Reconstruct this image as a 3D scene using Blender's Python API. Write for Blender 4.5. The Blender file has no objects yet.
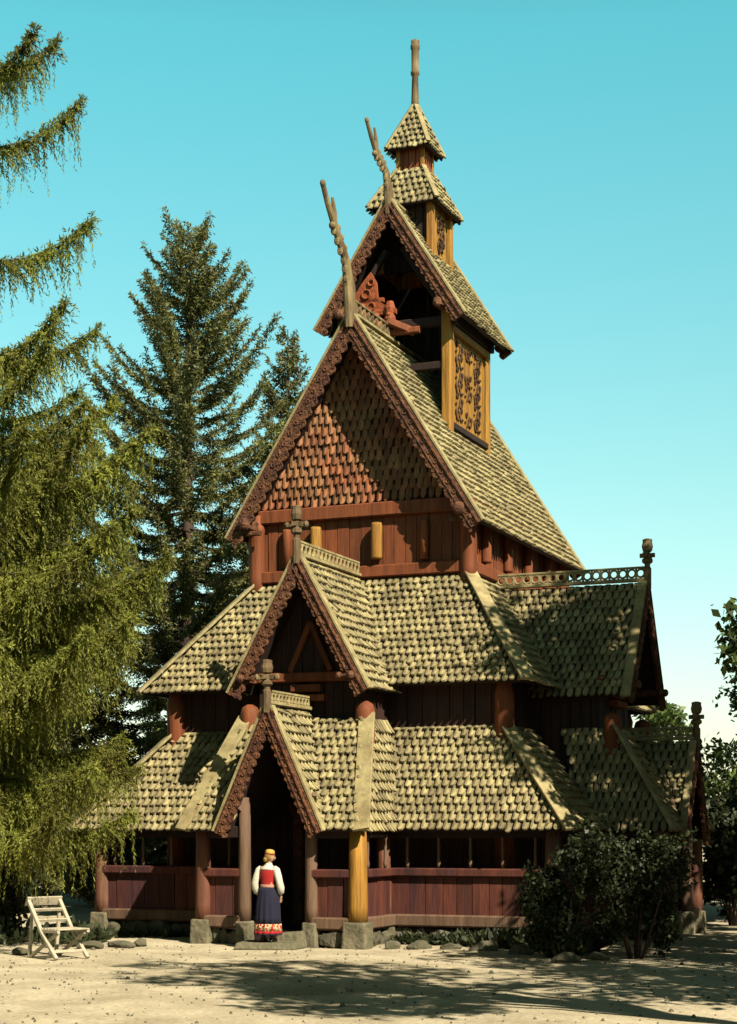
import bpy, math, random
import numpy as np
from mathutils import Vector, Matrix, Quaternion
random.seed(7)
rng = np.random.default_rng(11)
S = bpy.context.scene
COL = S.collection
R = math.radians
PHI = 0.396

# ------------------------------------------------------------------ materials
def mat(name, base, var=0.25, scale=6.0, stretch=(1, 1, 1), rough=0.85, bump=0.3, bscale=30.0,
        island=0.0, tint=None, tintamt=0.0, tscale=1.5, transl=0.0, spec=0.25, bdist=0.02, streak=None):
    m = bpy.data.materials.new(name); m.use_nodes = True
    nt = m.node_tree; N = nt.nodes; L = nt.links
    b = N['Principled BSDF']; out = N['Material Output']
    b.inputs['Roughness'].default_value = rough
    b.inputs['Specular IOR Level'].default_value = spec
    tc = N.new('ShaderNodeTexCoord'); mp = N.new('ShaderNodeMapping')
    mp.inputs['Scale'].default_value = stretch
    L.new(tc.outputs['Object'], mp.inputs['Vector'])
    n1 = N.new('ShaderNodeTexNoise'); n1.inputs['Scale'].default_value = scale
    n1.inputs['Detail'].default_value = 6; n1.inputs['Roughness'].default_value = 0.65
    L.new(mp.outputs['Vector'], n1.inputs['Vector'])
    rp = N.new('ShaderNodeMapRange')
    rp.inputs['From Min'].default_value = 0.3; rp.inputs['From Max'].default_value = 0.7
    rp.inputs['To Min'].default_value = 1 - var; rp.inputs['To Max'].default_value = 1 + var
    L.new(n1.outputs['Fac'], rp.inputs['Value'])
    val = rp.outputs['Result']
    if island > 0:
        g = N.new('ShaderNodeNewGeometry')
        ri = N.new('ShaderNodeMapRange')
        ri.inputs['To Min'].default_value = 1 - island; ri.inputs['To Max'].default_value = 1 + island
        L.new(g.outputs['Random Per Island'], ri.inputs['Value'])
        mu = N.new('ShaderNodeMath'); mu.operation = 'MULTIPLY'
        L.new(val, mu.inputs[0]); L.new(ri.outputs['Result'], mu.inputs[1]); val = mu.outputs[0]
    col = N.new('ShaderNodeRGB'); col.outputs[0].default_value = (*base, 1)
    csock = col.outputs[0]
    if tint:
        n2 = N.new('ShaderNodeTexNoise'); n2.inputs['Scale'].default_value = tscale
        n2.inputs['Detail'].default_value = 4
        L.new(mp.outputs['Vector'], n2.inputs['Vector'])
        r2 = N.new('ShaderNodeMapRange'); r2.inputs['From Min'].default_value = 0.42
        r2.inputs['From Max'].default_value = 0.62; r2.inputs['To Max'].default_value = tintamt
        L.new(n2.outputs['Fac'], r2.inputs['Value'])
        mx = N.new('ShaderNodeMix'); mx.data_type = 'RGBA'
        L.new(r2.outputs['Result'], mx.inputs[0]); L.new(csock, mx.inputs[6])
        mx.inputs[7].default_value = (*tint, 1); csock = mx.outputs[2]
    vm = N.new('ShaderNodeVectorMath'); vm.operation = 'SCALE'
    L.new(csock, vm.inputs[0]); L.new(val, vm.inputs['Scale'])
    L.new(vm.outputs['Vector'], b.inputs['Base Color'])
    if bump > 0:
        n3 = N.new('ShaderNodeTexNoise'); n3.inputs['Scale'].default_value = bscale
        n3.inputs['Detail'].default_value = 5
        L.new(mp.outputs['Vector'], n3.inputs['Vector'])
        bp = N.new('ShaderNodeBump'); bp.inputs['Strength'].default_value = bump
        bp.inputs['Distance'].default_value = bdist
        L.new(n3.outputs['Fac'], bp.inputs['Height']); L.new(bp.outputs['Normal'], b.inputs['Normal'])
    if transl > 0:
        tr = N.new('ShaderNodeBsdfTranslucent'); L.new(vm.outputs['Vector'], tr.inputs['Color'])
        ms = N.new('ShaderNodeMixShader'); ms.inputs[0].default_value = transl
        L.new(b.outputs[0], ms.inputs[1]); L.new(tr.outputs[0], ms.inputs[2]); L.new(ms.outputs[0], out.inputs['Surface'])
    return m

M = {}
GR = (1.6, 1.6, 0.16)
M['shingle'] = mat('weathered_shingle', (0.187, 0.1558, 0.0771), 0.28, 7, (1, 1, 1), 0.8, 0.6, 40, island=0.28, tint=(0.0984, 0.0787, 0.041), tintamt=0.7, tscale=1.6)
M['wallsh'] = mat('red_shingle', (0.1517, 0.0523, 0.0218), 0.3, 4, (1, 1, 1), 0.8, 0.3, 40, island=0.35, tint=(0.1638, 0.0941, 0.0425), tintamt=0.6, tscale=1.3)
M['red'] = mat('red_tarred_wood', (0.1025, 0.0279, 0.009), 0.4, 5, GR, 0.75, 0.5, 18, island=0.22)
M['maroon'] = mat('maroon_wood', (0.0541, 0.0148, 0.009), 0.45, 5, GR, 0.7, 0.5, 18, island=0.25, tint=(0.0243, 0.0085, 0.0109), tintamt=0.8)
M['post'] = mat('red_brown_post', (0.0861, 0.0295, 0.0164), 0.4, 5, GR, 0.7, 0.5, 18, tint=(0.1032, 0.0607, 0.0364), tintamt=0.6)
M['greypost'] = mat('grey_post', (0.0861, 0.0508, 0.0312), 0.4, 5, GR, 0.75, 0.5, 18, tint=(0.0667, 0.0364, 0.0243), tintamt=0.6)
M['brown'] = mat('weathered_brown_wood', (0.1271, 0.0918, 0.0426), 0.4, 6, (1, 1, .3), 0.8, 0.7, 22, tint=(0.0574, 0.0344, 0.018), tintamt=0.8, tscale=4.0)
M['orange'] = mat('orange_red_carving', (0.164, 0.0394, 0.0131), 0.4, 8, (1, 1, 1), 0.75, 0.9, 16)
M['vine'] = mat('brown_carving', (0.0369, 0.0164, 0.0057), 0.4, 9, (1, 1, 1), 0.8, 0.5, 20)
M['shade_tar'] = mat('shade_darkened_tarred_planks', (0.0212, 0.0079, 0.0061), 0.4, 5, GR, 0.75, 0.5, 18, island=0.25)  # tarred wood, taken nearer black to stand in for shade on these walls
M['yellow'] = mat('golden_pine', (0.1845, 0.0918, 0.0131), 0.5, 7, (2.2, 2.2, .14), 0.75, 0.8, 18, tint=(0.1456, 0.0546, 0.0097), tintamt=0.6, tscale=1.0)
M['dark'] = mat('dark_tarred_wood', (0.0134, 0.0061, 0.0048), 0.4, 5, GR, 0.8, 0.4, 18)
M['carved'] = mat('carved_wood', (0.088, 0.035, 0.015), 0.5, 11, (1, 1, 1), 0.75, 1.0, 16, bdist=0.05, tint=(0.0364, 0.0121, 0.0079), tintamt=0.8, tscale=5)
M['lightwood'] = mat('sunbleached_board', (0.1942, 0.1608, 0.0789), 0.35, 5, (1, 1, 1), 0.75, 0.5, 24, tint=(0.1335, 0.1001, 0.0485), tintamt=0.7, tscale=2.0)
M['stone'] = mat('grey_stone', (0.1066, 0.0918, 0.059), 0.35, 5, (1, 1, 1), 0.9, 0.8, 12, tint=(0.0607, 0.0576, 0.0334), tintamt=0.8, tscale=2.2, bdist=0.04)
M['rock'] = mat('rough_rock', (0.082, 0.0705, 0.0508), 0.4, 4, (1, 1, 1), 0.95, 1.0, 9, tint=(0.0364, 0.0364, 0.0182), tintamt=0.8, tscale=2.0, bdist=0.05)
M['bark'] = mat('bark', (0.0364, 0.023, 0.0157), 0.4, 6, (2, 2, .4), 0.9, 0.9, 12, bdist=0.04)
M['spruce'] = mat('spruce_needles', (0.118, 0.122, 0.038), 0.35, 0.7, island=0.5, rough=0.6, bump=0, transl=0.30, tint=(0.0546, 0.0473, 0.017), tintamt=0.7, tscale=0.5)
M['spruce_l'] = mat('fresh_spruce_needles', (0.168, 0.182, 0.032), 0.35, 0.9, island=0.5, rough=0.6, bump=0, transl=0.5, tint=(0.0789, 0.0667, 0.0134), tintamt=0.7, tscale=0.7)
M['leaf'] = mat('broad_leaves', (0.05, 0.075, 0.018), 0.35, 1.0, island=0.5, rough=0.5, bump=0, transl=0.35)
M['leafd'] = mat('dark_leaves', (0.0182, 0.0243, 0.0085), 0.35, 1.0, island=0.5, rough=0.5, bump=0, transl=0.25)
M['chairwood'] = mat('bleached_chair_wood', (0.2549, 0.2245, 0.1638), 0.25, 9, (1, 1, 1), 0.7, 0.3, 40)
M['skin'] = mat('skin', (0.2427, 0.1426, 0.091), 0.06, 10, rough=0.55, bump=0)
M['hair'] = mat('blond_hair', (0.164, 0.0943, 0.0246), 0.3, 40, (1, 1, .2), 0.5, 0.4, 60)
M['white'] = mat('white_linen', (0.3519, 0.3337, 0.2791), 0.06, 12, rough=0.85, bump=0.3, bscale=20)
M['redcloth'] = mat('red_wool', (0.2063, 0.0085, 0.0085), 0.15, 20, rough=0.9, bump=0.2)
M['navy'] = mat('navy_wool', (0.0057, 0.0057, 0.0164), 0.2, 14, rough=0.9, bump=0.2)
M['black'] = mat('black_leather', (0.0121, 0.0109, 0.0109), 0.1, 14, rough=0.45, bump=0)
M['pink'] = mat('woven_belt', (0.2427, 0.1274, 0.085), 0.3, 60, rough=0.9, bump=0)
M['goldcap'] = mat('gold_headband', (0.2913, 0.1942, 0.0394), 0.2, 30, rough=0.6, bump=0)
M['eye'] = mat('eye_dark', (0.0182, 0.0152, 0.0121), 0.0, 5, rough=0.3, bump=0)
M['lip'] = mat('lips', (0.2549, 0.085, 0.0667), 0.0, 5, rough=0.5, bump=0)

def hem_material():
    m = mat('floral_hem', (0.2245, 0.1886, 0.1168), 0.1, 10, rough=0.9, bump=0)
    nt = m.node_tree; N = nt.nodes; L = nt.links; b = N['Principled BSDF']
    tc = N.new('ShaderNodeTexCoord'); v = N.new('ShaderNodeTexVoronoi'); v.inputs['Scale'].default_value = 22
    L.new(tc.outputs['Object'], v.inputs['Vector'])
    cr = N.new('ShaderNodeValToRGB'); e = cr.color_ramp.elements
    e[0].position = 0.0; e[0].color = (0.2427, 0.0109, 0.0091, 1)
    e[1].position = 0.5; e[1].color = (0.3277, 0.2731, 0.1638, 1)
    cr.color_ramp.interpolation = 'CONSTANT'
    L.new(v.outputs['Distance'], cr.inputs['Fac']); L.new(cr.outputs['Color'], b.inputs['Base Color'])
    return m
M['hem'] = hem_material()

def ground_material():
    m = bpy.data.materials.new('sandy_gravel'); m.use_nodes = True
    nt = m.node_tree; N = nt.nodes; L = nt.links; b = N['Principled BSDF']
    b.inputs['Roughness'].default_value = 0.95; b.inputs['Specular IOR Level'].default_value = 0.1
    tc = N.new('ShaderNodeTexCoord')
    a = N.new('ShaderNodeTexNoise'); a.inputs['Scale'].default_value = 0.8; a.inputs['Detail'].default_value = 8; a.inputs['Roughness'].default_value = .6
    c = N.new('ShaderNodeTexNoise'); c.inputs['Scale'].default_value = 14; c.inputs['Detail'].default_value = 6; c.inputs['Roughness'].default_value = .75
    L.new(tc.outputs['Object'], a.inputs['Vector']); L.new(tc.outputs['Object'], c.inputs['Vector'])
    r1 = N.new('ShaderNodeValToRGB'); e = r1.color_ramp.elements
    e[0].position = 0.34; e[0].color = (0.2378, 0.1993, 0.1353, 1); e[1].position = 0.62; e[1].color = (0.3526, 0.305, 0.2148, 1)
    L.new(a.outputs['Fac'], r1.inputs['Fac'])
    r2 = N.new('ShaderNodeMapRange'); r2.inputs['From Min'].default_value = .3; r2.inputs['From Max'].default_value = .7
    r2.inputs['To Min'].default_value = .62; r2.inputs['To Max'].default_value = 1.28
    L.new(c.outputs['Fac'], r2.inputs['Value'])
    vm = N.new('ShaderNodeVectorMath'); vm.operation = 'SCALE'
    L.new(r1.outputs['Color'], vm.inputs[0]); L.new(r2.outputs['Result'], vm.inputs['Scale'])
    L.new(vm.outputs['Vector'], b.inputs['Base Color'])
    bp = N.new('ShaderNodeBump'); bp.inputs['Strength'].default_value = .6; bp.inputs['Distance'].default_value = .04
    L.new(c.outputs['Fac'], bp.inputs['Height']); L.new(bp.outputs['Normal'], b.inputs['Normal'])
    return m
M['ground'] = ground_material()
M['litter'] = mat('dry_leaves', (0.0902, 0.0574, 0.0246), 0.4, 3, island=.5, bump=0)
M['grass'] = mat('shaded_turf', (0.0364, 0.0425, 0.0152), 0.4, 3, rough=0.95, bump=0.6, bscale=15, tint=(0.0728, 0.0546, 0.0303), tintamt=0.7)

# ------------------------------------------------------------------ mesh builder
class MB:
    def __init__(s, T=None):
        s.v = []; s.f = []; s.mi = []; s.T = T or Matrix.Identity(4); s.cur = 0
    def add(s, vs, fs):
        o = len(s.v)
        s.v += [tuple(s.T @ Vector(p)) for p in vs]
        for f in fs:
            s.f.append([i + o for i in f]); s.mi.append(s.cur)
    def box(s, a, b):
        x0, y0, z0 = a; x1, y1, z1 = b
        s.add([(x0, y0, z0), (x1, y0, z0), (x1, y1, z0), (x0, y1, z0), (x0, y0, z1), (x1, y0, z1), (x1, y1, z1), (x0, y1, z1)],
              [(0, 3, 2, 1), (4, 5, 6, 7), (0, 1, 5, 4), (1, 2, 6, 5), (2, 3, 7, 6), (3, 0, 4, 7)])
    def bar(s, p, q, w, h, up=(0, 0, 1), ch=0.15):
        p = Vector(p); q = Vector(q); d = (q - p).normalized(); up = Vector(up)
        a = d.cross(up)
        if a.length < 1e-4: a = d.cross(Vector((1, 0, 0)))
        a.normalize(); n = a.cross(d)
        c = min(w, h) * ch; W = w / 2; H = h / 2
        pr = [(-W + c, -H), (W - c, -H), (W, -H + c), (W, H - c), (W - c, H), (-W + c, H), (-W, H - c), (-W, -H + c)]
        vs = [p + a * x + n * y for x, y in pr] + [q + a * x + n * y for x, y in pr]
        k = 8
        s.add(vs, [tuple(range(k))[::-1], tuple(range(k, 2 * k))] + [(i, (i + 1) % k, (i + 1) % k + k, i + k) for i in range(k)])
    def tube(s, pts, rad, n=10, flat=1.0, ref=(1, 0, 0)):
        pts = [Vector(p) for p in pts]; vs = []; k = len(pts)
        for i, p in enumerate(pts):
            d = (pts[min(i + 1, k - 1)] - pts[max(i - 1, 0)]).normalized()
            a = Vector(ref) - d * d.dot(Vector(ref))
            if a.length < 1e-3: a = Vector((0, 1, 0)) - d * d.dot(Vector((0, 1, 0)))
            a.normalize(); b = d.cross(a)
            for j in range(n):
                t = 2 * math.pi * j / n
                vs.append(p + a * math.cos(t) * rad[i] * flat + b * math.sin(t) * rad[i])
        fs = [(i * n + j, i * n + (j + 1) % n, (i + 1) * n + (j + 1) % n, (i + 1) * n + j) for i in range(k - 1) for j in range(n)]
        fs += [tuple(range(n))[::-1], tuple(range((k - 1) * n, k * n))]
        s.add(vs, fs)
    def lathe(s, prof, c=(0, 0, 0), n=14, fold=None):
        vs = []; k = len(prof)
        for r, z in prof:
            for j in range(n):
                t = 2 * math.pi * j / n
                rr = r * (1 + (fold(t, z) if fold else 0))
                vs.append((c[0] + rr * math.cos(t), c[1] + rr * math.sin(t), c[2] + z))
        fs = [(i * n + j, i * n + (j + 1) % n, (i + 1) * n + (j + 1) % n, (i + 1) * n + j) for i in range(k - 1) for j in range(n)]
        fs += [tuple(range(n))[::-1], tuple(range((k - 1) * n, k * n))]
        s.add(vs, fs)
    def prism(s, poly, nrm, t):
        nrm = Vector(nrm).normalized() * t; k = len(poly)
        vs = [Vector(p) for p in poly] + [Vector(p) + nrm for p in poly]
        s.add(vs, [tuple(range(k))[::-1], tuple(range(k, 2 * k))] + [(i, (i + 1) % k, (i + 1) % k + k, i + k) for i in range(k)])
    def ring(s, c, ax, bx, R0, r, n=12, m=6, sq=1.0):
        c = Vector(c); ax = Vector(ax); bx = Vector(bx); nx = ax.cross(bx); vs = []
        for i in range(n):
            t = 2 * math.pi * i / n; e = ax * math.cos(t) + bx * math.sin(t) * sq
            for j in range(m):
                u = 2 * math.pi * j / m
                vs.append(c + e * (R0 + r * math.cos(u)) + nx * r * math.sin(u))
        s.add(vs, [(i * m + j, i * m + (j + 1) % m, ((i + 1) % n) * m + (j + 1) % m, ((i + 1) % n) * m + j) for i in range(n) for j in range(m)])
    def ell(s, c, r, n=14, m=9, fn=None):
        vs = []; fs = []
        for i in range(m + 1):
            th = math.pi * i / m
            for j in range(n):
                t = 2 * math.pi * j / n
                d = (math.sin(th) * math.cos(t), math.sin(th) * math.sin(t), math.cos(th))
                k = fn(d) if fn else 1
                vs.append((c[0] + r[0] * d[0] * k, c[1] + r[1] * d[1] * k, c[2] + r[2] * d[2] * k))
        for i in range(m):
            for j in range(n):
                fs.append((i * n + j, (i + 1) * n + j, (i + 1) * n + (j + 1) % n, i * n + (j + 1) % n))
        s.add(vs, fs)
    def build(s, name, mats, parent=None, smooth=False):
        me = bpy.data.meshes.new(name); me.from_pydata(s.v, [], s.f)
        if not isinstance(mats, (list, tuple)): mats = [mats]
        for m in mats: me.materials.append(m)
        me.polygons.foreach_set('material_index', s.mi)
        if smooth: me.polygons.foreach_set('use_smooth', [True] * len(s.f))
        me.update()
        o = bpy.data.objects.new(name, me); COL.objects.link(o)
        if parent: o.parent = parent
        return o

def empty(name, loc=(0, 0, 0), rz=0):
    o = bpy.data.objects.new(name, None); COL.objects.link(o); o.location = loc; o.rotation_euler = (0, 0, rz)
    o.empty_display_size = .3
    return o
def tag(o, label, cat=None, group=None, kind=None):
    if label: o['label'] = label
    if cat: o['category'] = cat
    if group: o['group'] = group
    if kind: o['kind'] = kind
    return o
def inst(src, loc, rz=0, parent=None, sc=None):
    o = src.copy(); COL.objects.link(o); o.parent = parent; o.location = loc; o.rotation_euler = (0, 0, rz)
    if sc: o.scale = sc
    return o

# ------------------------------------------------------------------ church helpers
def inside(poly, p):
    # convex polygon in 2D
    sgn = 0; k = len(poly)
    for i in range(k):
        a = poly[i]; b = poly[(i + 1) % k]
        cr = (b[0] - a[0]) * (p[1] - a[1]) - (b[1] - a[1]) * (p[0] - a[0])
        if abs(cr) < 1e-9: continue
        if sgn == 0: sgn = 1 if cr > 0 else -1
        elif (cr > 0) != (sgn > 0): return False
    return True
def shingles(mb, pts, W=0.160, E=0.206, th=0.05, lift=0.072, flip=False, over=0.0, base=0.0):
    """Cover the planar polygon pts (first edge = eave) with individually cut wooden shingles."""
    P = [Vector(p) for p in pts]
    u = (P[1] - P[0]).normalized()
    n = u.cross(P[2] - P[1]).normalized()
    if flip: n = -n
    v = n.cross(u)
    if v.dot((P[2] - P[1])) < 0: v = -v
    q = [((p - P[0]).dot(u), (p - P[0]).dot(v)) for p in P]
    u0 = min(a for a, b in q); u1 = max(a for a, b in q); v1 = max(b for a, b in q)
    nr = int(v1 / E) + 2; nc = int((u1 - u0) / W) + 2
    for r in range(nr):
        vv = r * E - over
        off = (W / 2 if r % 2 else 0)
        for c in range(-1, nc):
            uu = u0 + c * W + off + random.uniform(-.012, .012)
            cu = uu + W / 2
            if not inside(q, (min(max(cu, u0 + .01), u1 - .01), max(vv + .10, 0.02))): continue
            if cu < u0 + .03 or cu > u1 - .03: continue
            w = W * random.uniform(.67, .79) / 2
            j = random.uniform(-.014, .014) - (random.uniform(.02, .06) if random.random() < .05 else 0); Lx = min(E * 1.55, max(.12, v1 + .03 - vv))
            ti = random.uniform(-.012, .012); lf = lift + random.uniform(-.008, .014)
            prof = [(-w, Lx), (-w, .085), (-w * .62, .025), (0, 0), (w * .62, .025), (w, .085), (w, Lx)]
            vs = []
            for (a, b) in prof:
                h = base + .012 + lf * (1 - b / Lx) + (0.026 if a == 0 else (0.018 if abs(a) < w * .9 else 0)) + ti * a / w
                vs.append(P[0] + u * (cu + a) + v * (vv + b + j) + n * h)
            mtop = P[0] + u * cu + v * (vv + Lx + j) + n * (base + .02)
            vs.append(mtop)                       # 7
            mmid = P[0] + u * cu + v * (vv + .085 + j) + n * (base + .012 + lf * (1 - .085 / Lx) + .026)
            vs.append(mmid)                       # 8
            k = 7
            low = [vs[i] - n * th for i in range(7)]
            vs += low                             # 9..15
            f = [(0, 1, 8, 7), (7, 8, 5, 6), (1, 2, 8), (2, 3, 8), (3, 4, 8), (4, 5, 8)]
            f += [(i + 9, i + 10, i + 1, i) for i in range(6)]
            mb.add(vs, f)
def slab(mb, pts, t=0.07, flip=False):
    P = [Vector(p) for p in pts]
    n = (P[1] - P[0]).cross(P[2] - P[1]).normalized()
    if flip: n = -n
    mb.prism(P, -n, t)
    return n
def roof_face(ms, mu, pts, **k):
    slab(mu, pts); shingles(ms, pts, over=.06, **k)
def plank_wall(mb, p, q, z0, z1, t=.08, w=.2, nrm=None, top=None):
    """vertical boards between plan points p and q"""
    p = Vector((*p, 0)); q = Vector((*q, 0)); d = (q - p); L = d.length; d.normalize()
    n = Vector((d.y, -d.x, 0)) if nrm is None else Vector(nrm)
    x = 0
    while x < L - .02:
        ww = min(w * random.uniform(.8, 1.2), L - x)
        if L - x - ww < .06: ww = L - x
        o = random.uniform(0, .03)
        zt = z1
        a = p + d * (x + .008); b = p + d * (x + ww - .008)
        za = top(x + .008) if top else z1; zb = top(x + ww - .008) if top else z1
        c = .012
        vs = []
        for (zz0, zz1, pt) in ((z0, za, a), (z0, zb, b)):
            for zz in (zz0, zz1):
                for oo in (o, -t): vs.append(pt + n * oo + Vector((0, 0, zz)))
        # indices: a-lo-out 0, a-lo-in 1, a-hi-out 2, a-hi-in 3, b...4-7
        mb.add(vs, [(0, 4, 6, 2), (1, 3, 7, 5), (0, 2, 3, 1), (4, 5, 7, 6), (2, 6, 7, 3), (0, 1, 5, 4)])
        x += ww
def bargeboard(mb, apex, tip, y, w=.30, t=.07, up=.05, scal=.26):
    """carved board under the edge of a gable roof, apex/tip = (x,z); front face at y"""
    A = Vector((apex[0], y, apex[1])); B = Vector((tip[0], y, tip[1]))
    d = (B - A); L = d.length; d.normalize()
    n = Vector((-d.z, 0, d.x))
    if n.z < 0: n = -n
    k = int(L / .045); top = []; bot = []
    for i in range(k + 1):
        s = L * i / k
        sc = abs(math.sin(math.pi * s / scal)) ** .6
        top.append(A + d * s + n * up); bot.append(A + d * s - n * (w * .72 + w * .34 * sc))
    # close the apex on the centre plane
    y1 = Vector((0, t, 0))
    vs = top + bot + [p + y1 for p in top] + [p + y1 for p in bot]; m = k + 1; fs = []
    for i in range(k):
        fs += [(i, i + 1, m + i + 1, m + i), (2 * m + i + 1, 2 * m + i, 3 * m + i, 3 * m + i + 1),
               (i + 1, i, 2 * m + i, 2 * m + i + 1), (m + i, m + i + 1, 3 * m + i + 1, 3 * m + i)]
    fs += [(0, m, 3 * m, 2 * m), (m - 1, 3 * m - 1, 4 * m - 1, 2 * m - 1)]
    mb.add(vs, fs)
    # raised mouldings and carved curls
    mb.bar(A - n * .01 + d * .05 - Vector((0, .012, 0)), B - n * .01 - Vector((0, .012, 0)), .05, .04, up=n)
    mb.bar(A - n * (w * .62) + d * .14 - Vector((0, .008, 0)), B - n * (w * .62) - Vector((0, .008, 0)), .03, .025, up=n)
    s = .18; q = 0
    while s < L - .08:
        c = A + d * s - n * (w * .34) - Vector((0, .004, 0))
        mb.ring(c, d, n, w * .13, .018, 9, 5, 1.0)
        c2 = A + d * (s + scal / 2) - n * (w * .84) - Vector((0, .004, 0))
        mb.ring(c2, d, n, w * .085, .014, 8, 5)
        s += scal; q += 1
def gable(name, parent, T, half, ze, zr, yf, yb, bw=.30, crest=True, finial=None, label=None, endboards=True, backboards=False, ring=.10, rake=.2, scal=.26):
    ms = MB(T); mu = MB(T)
    for sg in (1, -1):
        e0 = (sg * half, yf, ze); e1 = (sg * half, yb, ze); t0 = (0, yf, zr); t1 = (0, yb, zr)
        pts = [e0, e1, t1, t0] if sg > 0 else [e1, e0, t0, t1]
        roof_face(ms, mu, pts)
    roof = ms.build(name, M['shingle'], parent)
    if label: roof['label'] = label
    mu.build('roof_boarding', M['dark'], roof)
    L = math.hypot(half, zr - ze)
    for sg in (1, -1):
        nrm = Vector((sg * (zr - ze), 0, half)).normalized()
        d = Vector((sg * half, 0, ze - zr)).normalized()
        b = MB(T)
        a = Vector((0, 0, zr)); tp = Vector((sg * half, 0, ze)) + d * .10
        b.bar(a + nrm * .095 + Vector((0, yf + rake / 2 - .06, 0)) , tp + nrm * .095 + Vector((0, yf + rake / 2 - .06, 0)), rake, .055, up=nrm)
        b.build('rake_board', M['lightwood'], roof)
        b = MB(T); bargeboard(b, (0, zr), (tp.x, tp.z), yf - .07, bw, scal=scal)
        b.build('bargeboard', M['carved'], roof)
        if backboards:
            b = MB(T); bargeboard(b, (0, zr), (tp.x, tp.z), yb + .002, bw, scal=scal); b.build('bargeboard', M['carved'], roof)
            b = MB(T); b.bar(a + nrm * .095 + Vector((0, yb - .04, 0)), tp + nrm * .095 + Vector((0, yb - .04, 0)), .2, .055, up=nrm); b.build('rake_board', M['lightwood'], roof)
    # ridge
    b = MB(T)
    b.bar((0, yf - .02, zr + .10), (0, yb, zr + .10), .15, .07)
    if crest:
        h = ring * 2 + .06
        b.bar((0, yf + .02, zr + .135 + h), (0, yb, zr + .135 + h), .06, .045)
        y = yf + .02 + ring; st = ring * 2 + .025
        while y < yb - ring * .3:
            b.ring((0, y, zr + .13 + h / 2), (0, 1, 0), (0, 0, 1), ring * .98, .024, 12, 5)
            b.box((-.02, y + st / 2 - .02, zr + .12), (.02, y + st / 2 + .02, zr + .135 + h))
            y += st
    b.build('ridge_crest' if crest else 'ridge_board', M['lightwood'] if crest else M['lightwood'], roof)
    if finial:
        b = MB(T); finial_mesh(b, (0, yf - .04, zr - .1), finial)
        b.build('finial', M['brown'], roof)
    return roof
def finial_mesh(b, c, h):
    x, y, z = c
    b.lathe([(.085, 0), (.085, .42 * h), (.06, .45 * h), (.06, .5 * h), (.115, .54 * h), (.115, .6 * h), (.065, .64 * h), (.06, .74 * h), (.10, .77 * h), (.12, .86 * h), (.10, .95 * h), (.105, h), (.05, h + .02)], (x, y, z), 10)
    b.bar((x - .20, y, z + .68 * h), (x + .20, y, z + .68 * h), .075, .10)
    for sg in (-1, 1): b.ell((x + sg * .21, y, z + .68 * h), (.06, .06, .07), 8, 6)
    b.bar((x, y - .16, z + .68 * h), (x, y + .16, z + .68 * h), .07, .09)

# ------------------------------------------------------------------ the church
CH = empty('stave_church', (1.095, 40.85, 0), -PHI)
tag(CH, 'tall dark red wooden stave church with stacked shingled roofs and dragon head gables', 'church')
I4 = Matrix.Identity(4)
TS = Matrix.Translation((0, -1.64, 0)) @ Matrix.Rotation(R(90), 4, 'Z')      # frame of the south side: local -y points to +X
CX = .05

# main roof
main = gable('nave_roof', CH, I4, 2.87, 8.75, 13.28, -3.83, 4.05, bw=.29, crest=False, backboards=True, label='steep main gable roof with carved bargeboards')
b = MB()      # open lattice crest along the front part of the ridge
for dy in np.arange(-3.55, -1.4, .235):
    b.box((-.022, dy - .03, 13.40), (.022, dy + .03, 13.66))
    b.bar((0, dy, 13.42), (0, dy + .235, 13.64), .03, .035)
b.bar((0, -3.7, 13.68), (0, -1.35, 13.68), .07, .06)
b.build('ridge_crest', M['brown'], main)
# dragon heads
def dragon(pts, fork, up, lo, r0, name, parent):
    b = MB()
    rr = [r0, r0 * .98, r0 * .86, r0 * .70]
    b.tube([(0, *p) for p in pts], [r0 * 1.0, r0 * .95, r0 * .62, r0 * .56], 10, .62)
    f = pts[-1]
    mid = ((f[0] + up[0]) / 2 - .06, (f[1] + up[1]) / 2 + .02)
    b.tube([(0, *f), (0, *mid), (0, *up)], [r0 * .50, r0 * .40, r0 * .36], 8, .7)
    b.ell((0, up[0] - .01, up[1] + .02), (r0 * .3, r0 * .42, r0 * .42), 8, 6)
    m2 = ((f[0] + lo[0]) / 2 + .05, (f[1] + lo[1]) / 2)
    b.tube([(0, *f), (0, *m2), (0, *lo)], [r0 * .46, r0 * .36, r0 * .2], 8, .7)
    b.ell((0, f[0] - .10, f[1] - .05), (r0 * .4, r0 * .45, r0 * .4), 8, 6)
    # mane scallops along the back and carved bands on the neck
    for i in range(len(pts) - 1):
        for s in (.2, .5, .8):
            p = Vector((0, *pts[i])).lerp(Vector((0, *pts[i + 1])), s)
            d = (Vector((0, *pts[i + 1])) - Vector((0, *pts[i]))).normalized(); nn = Vector((0, d.z, -d.y))
            b.ell(p + nn * r0 * .72, (r0 * .3, r0 * .32, r0 * .36), 6, 5)
            b.ell(p - nn * r0 * .62 + d * .1, (r0 * .34, r0 * .22, r0 * .55), 6, 5)
    return b.build(name, M['brown'], parent)
dragon([(-3.80, 13.05), (-3.90, 13.9), (-4.12, 14.45), (-4.70, 14.98)], None, (-5.28, 15.62), (-4.80, 15.52), .20, 'dragon_head', main)

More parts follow.
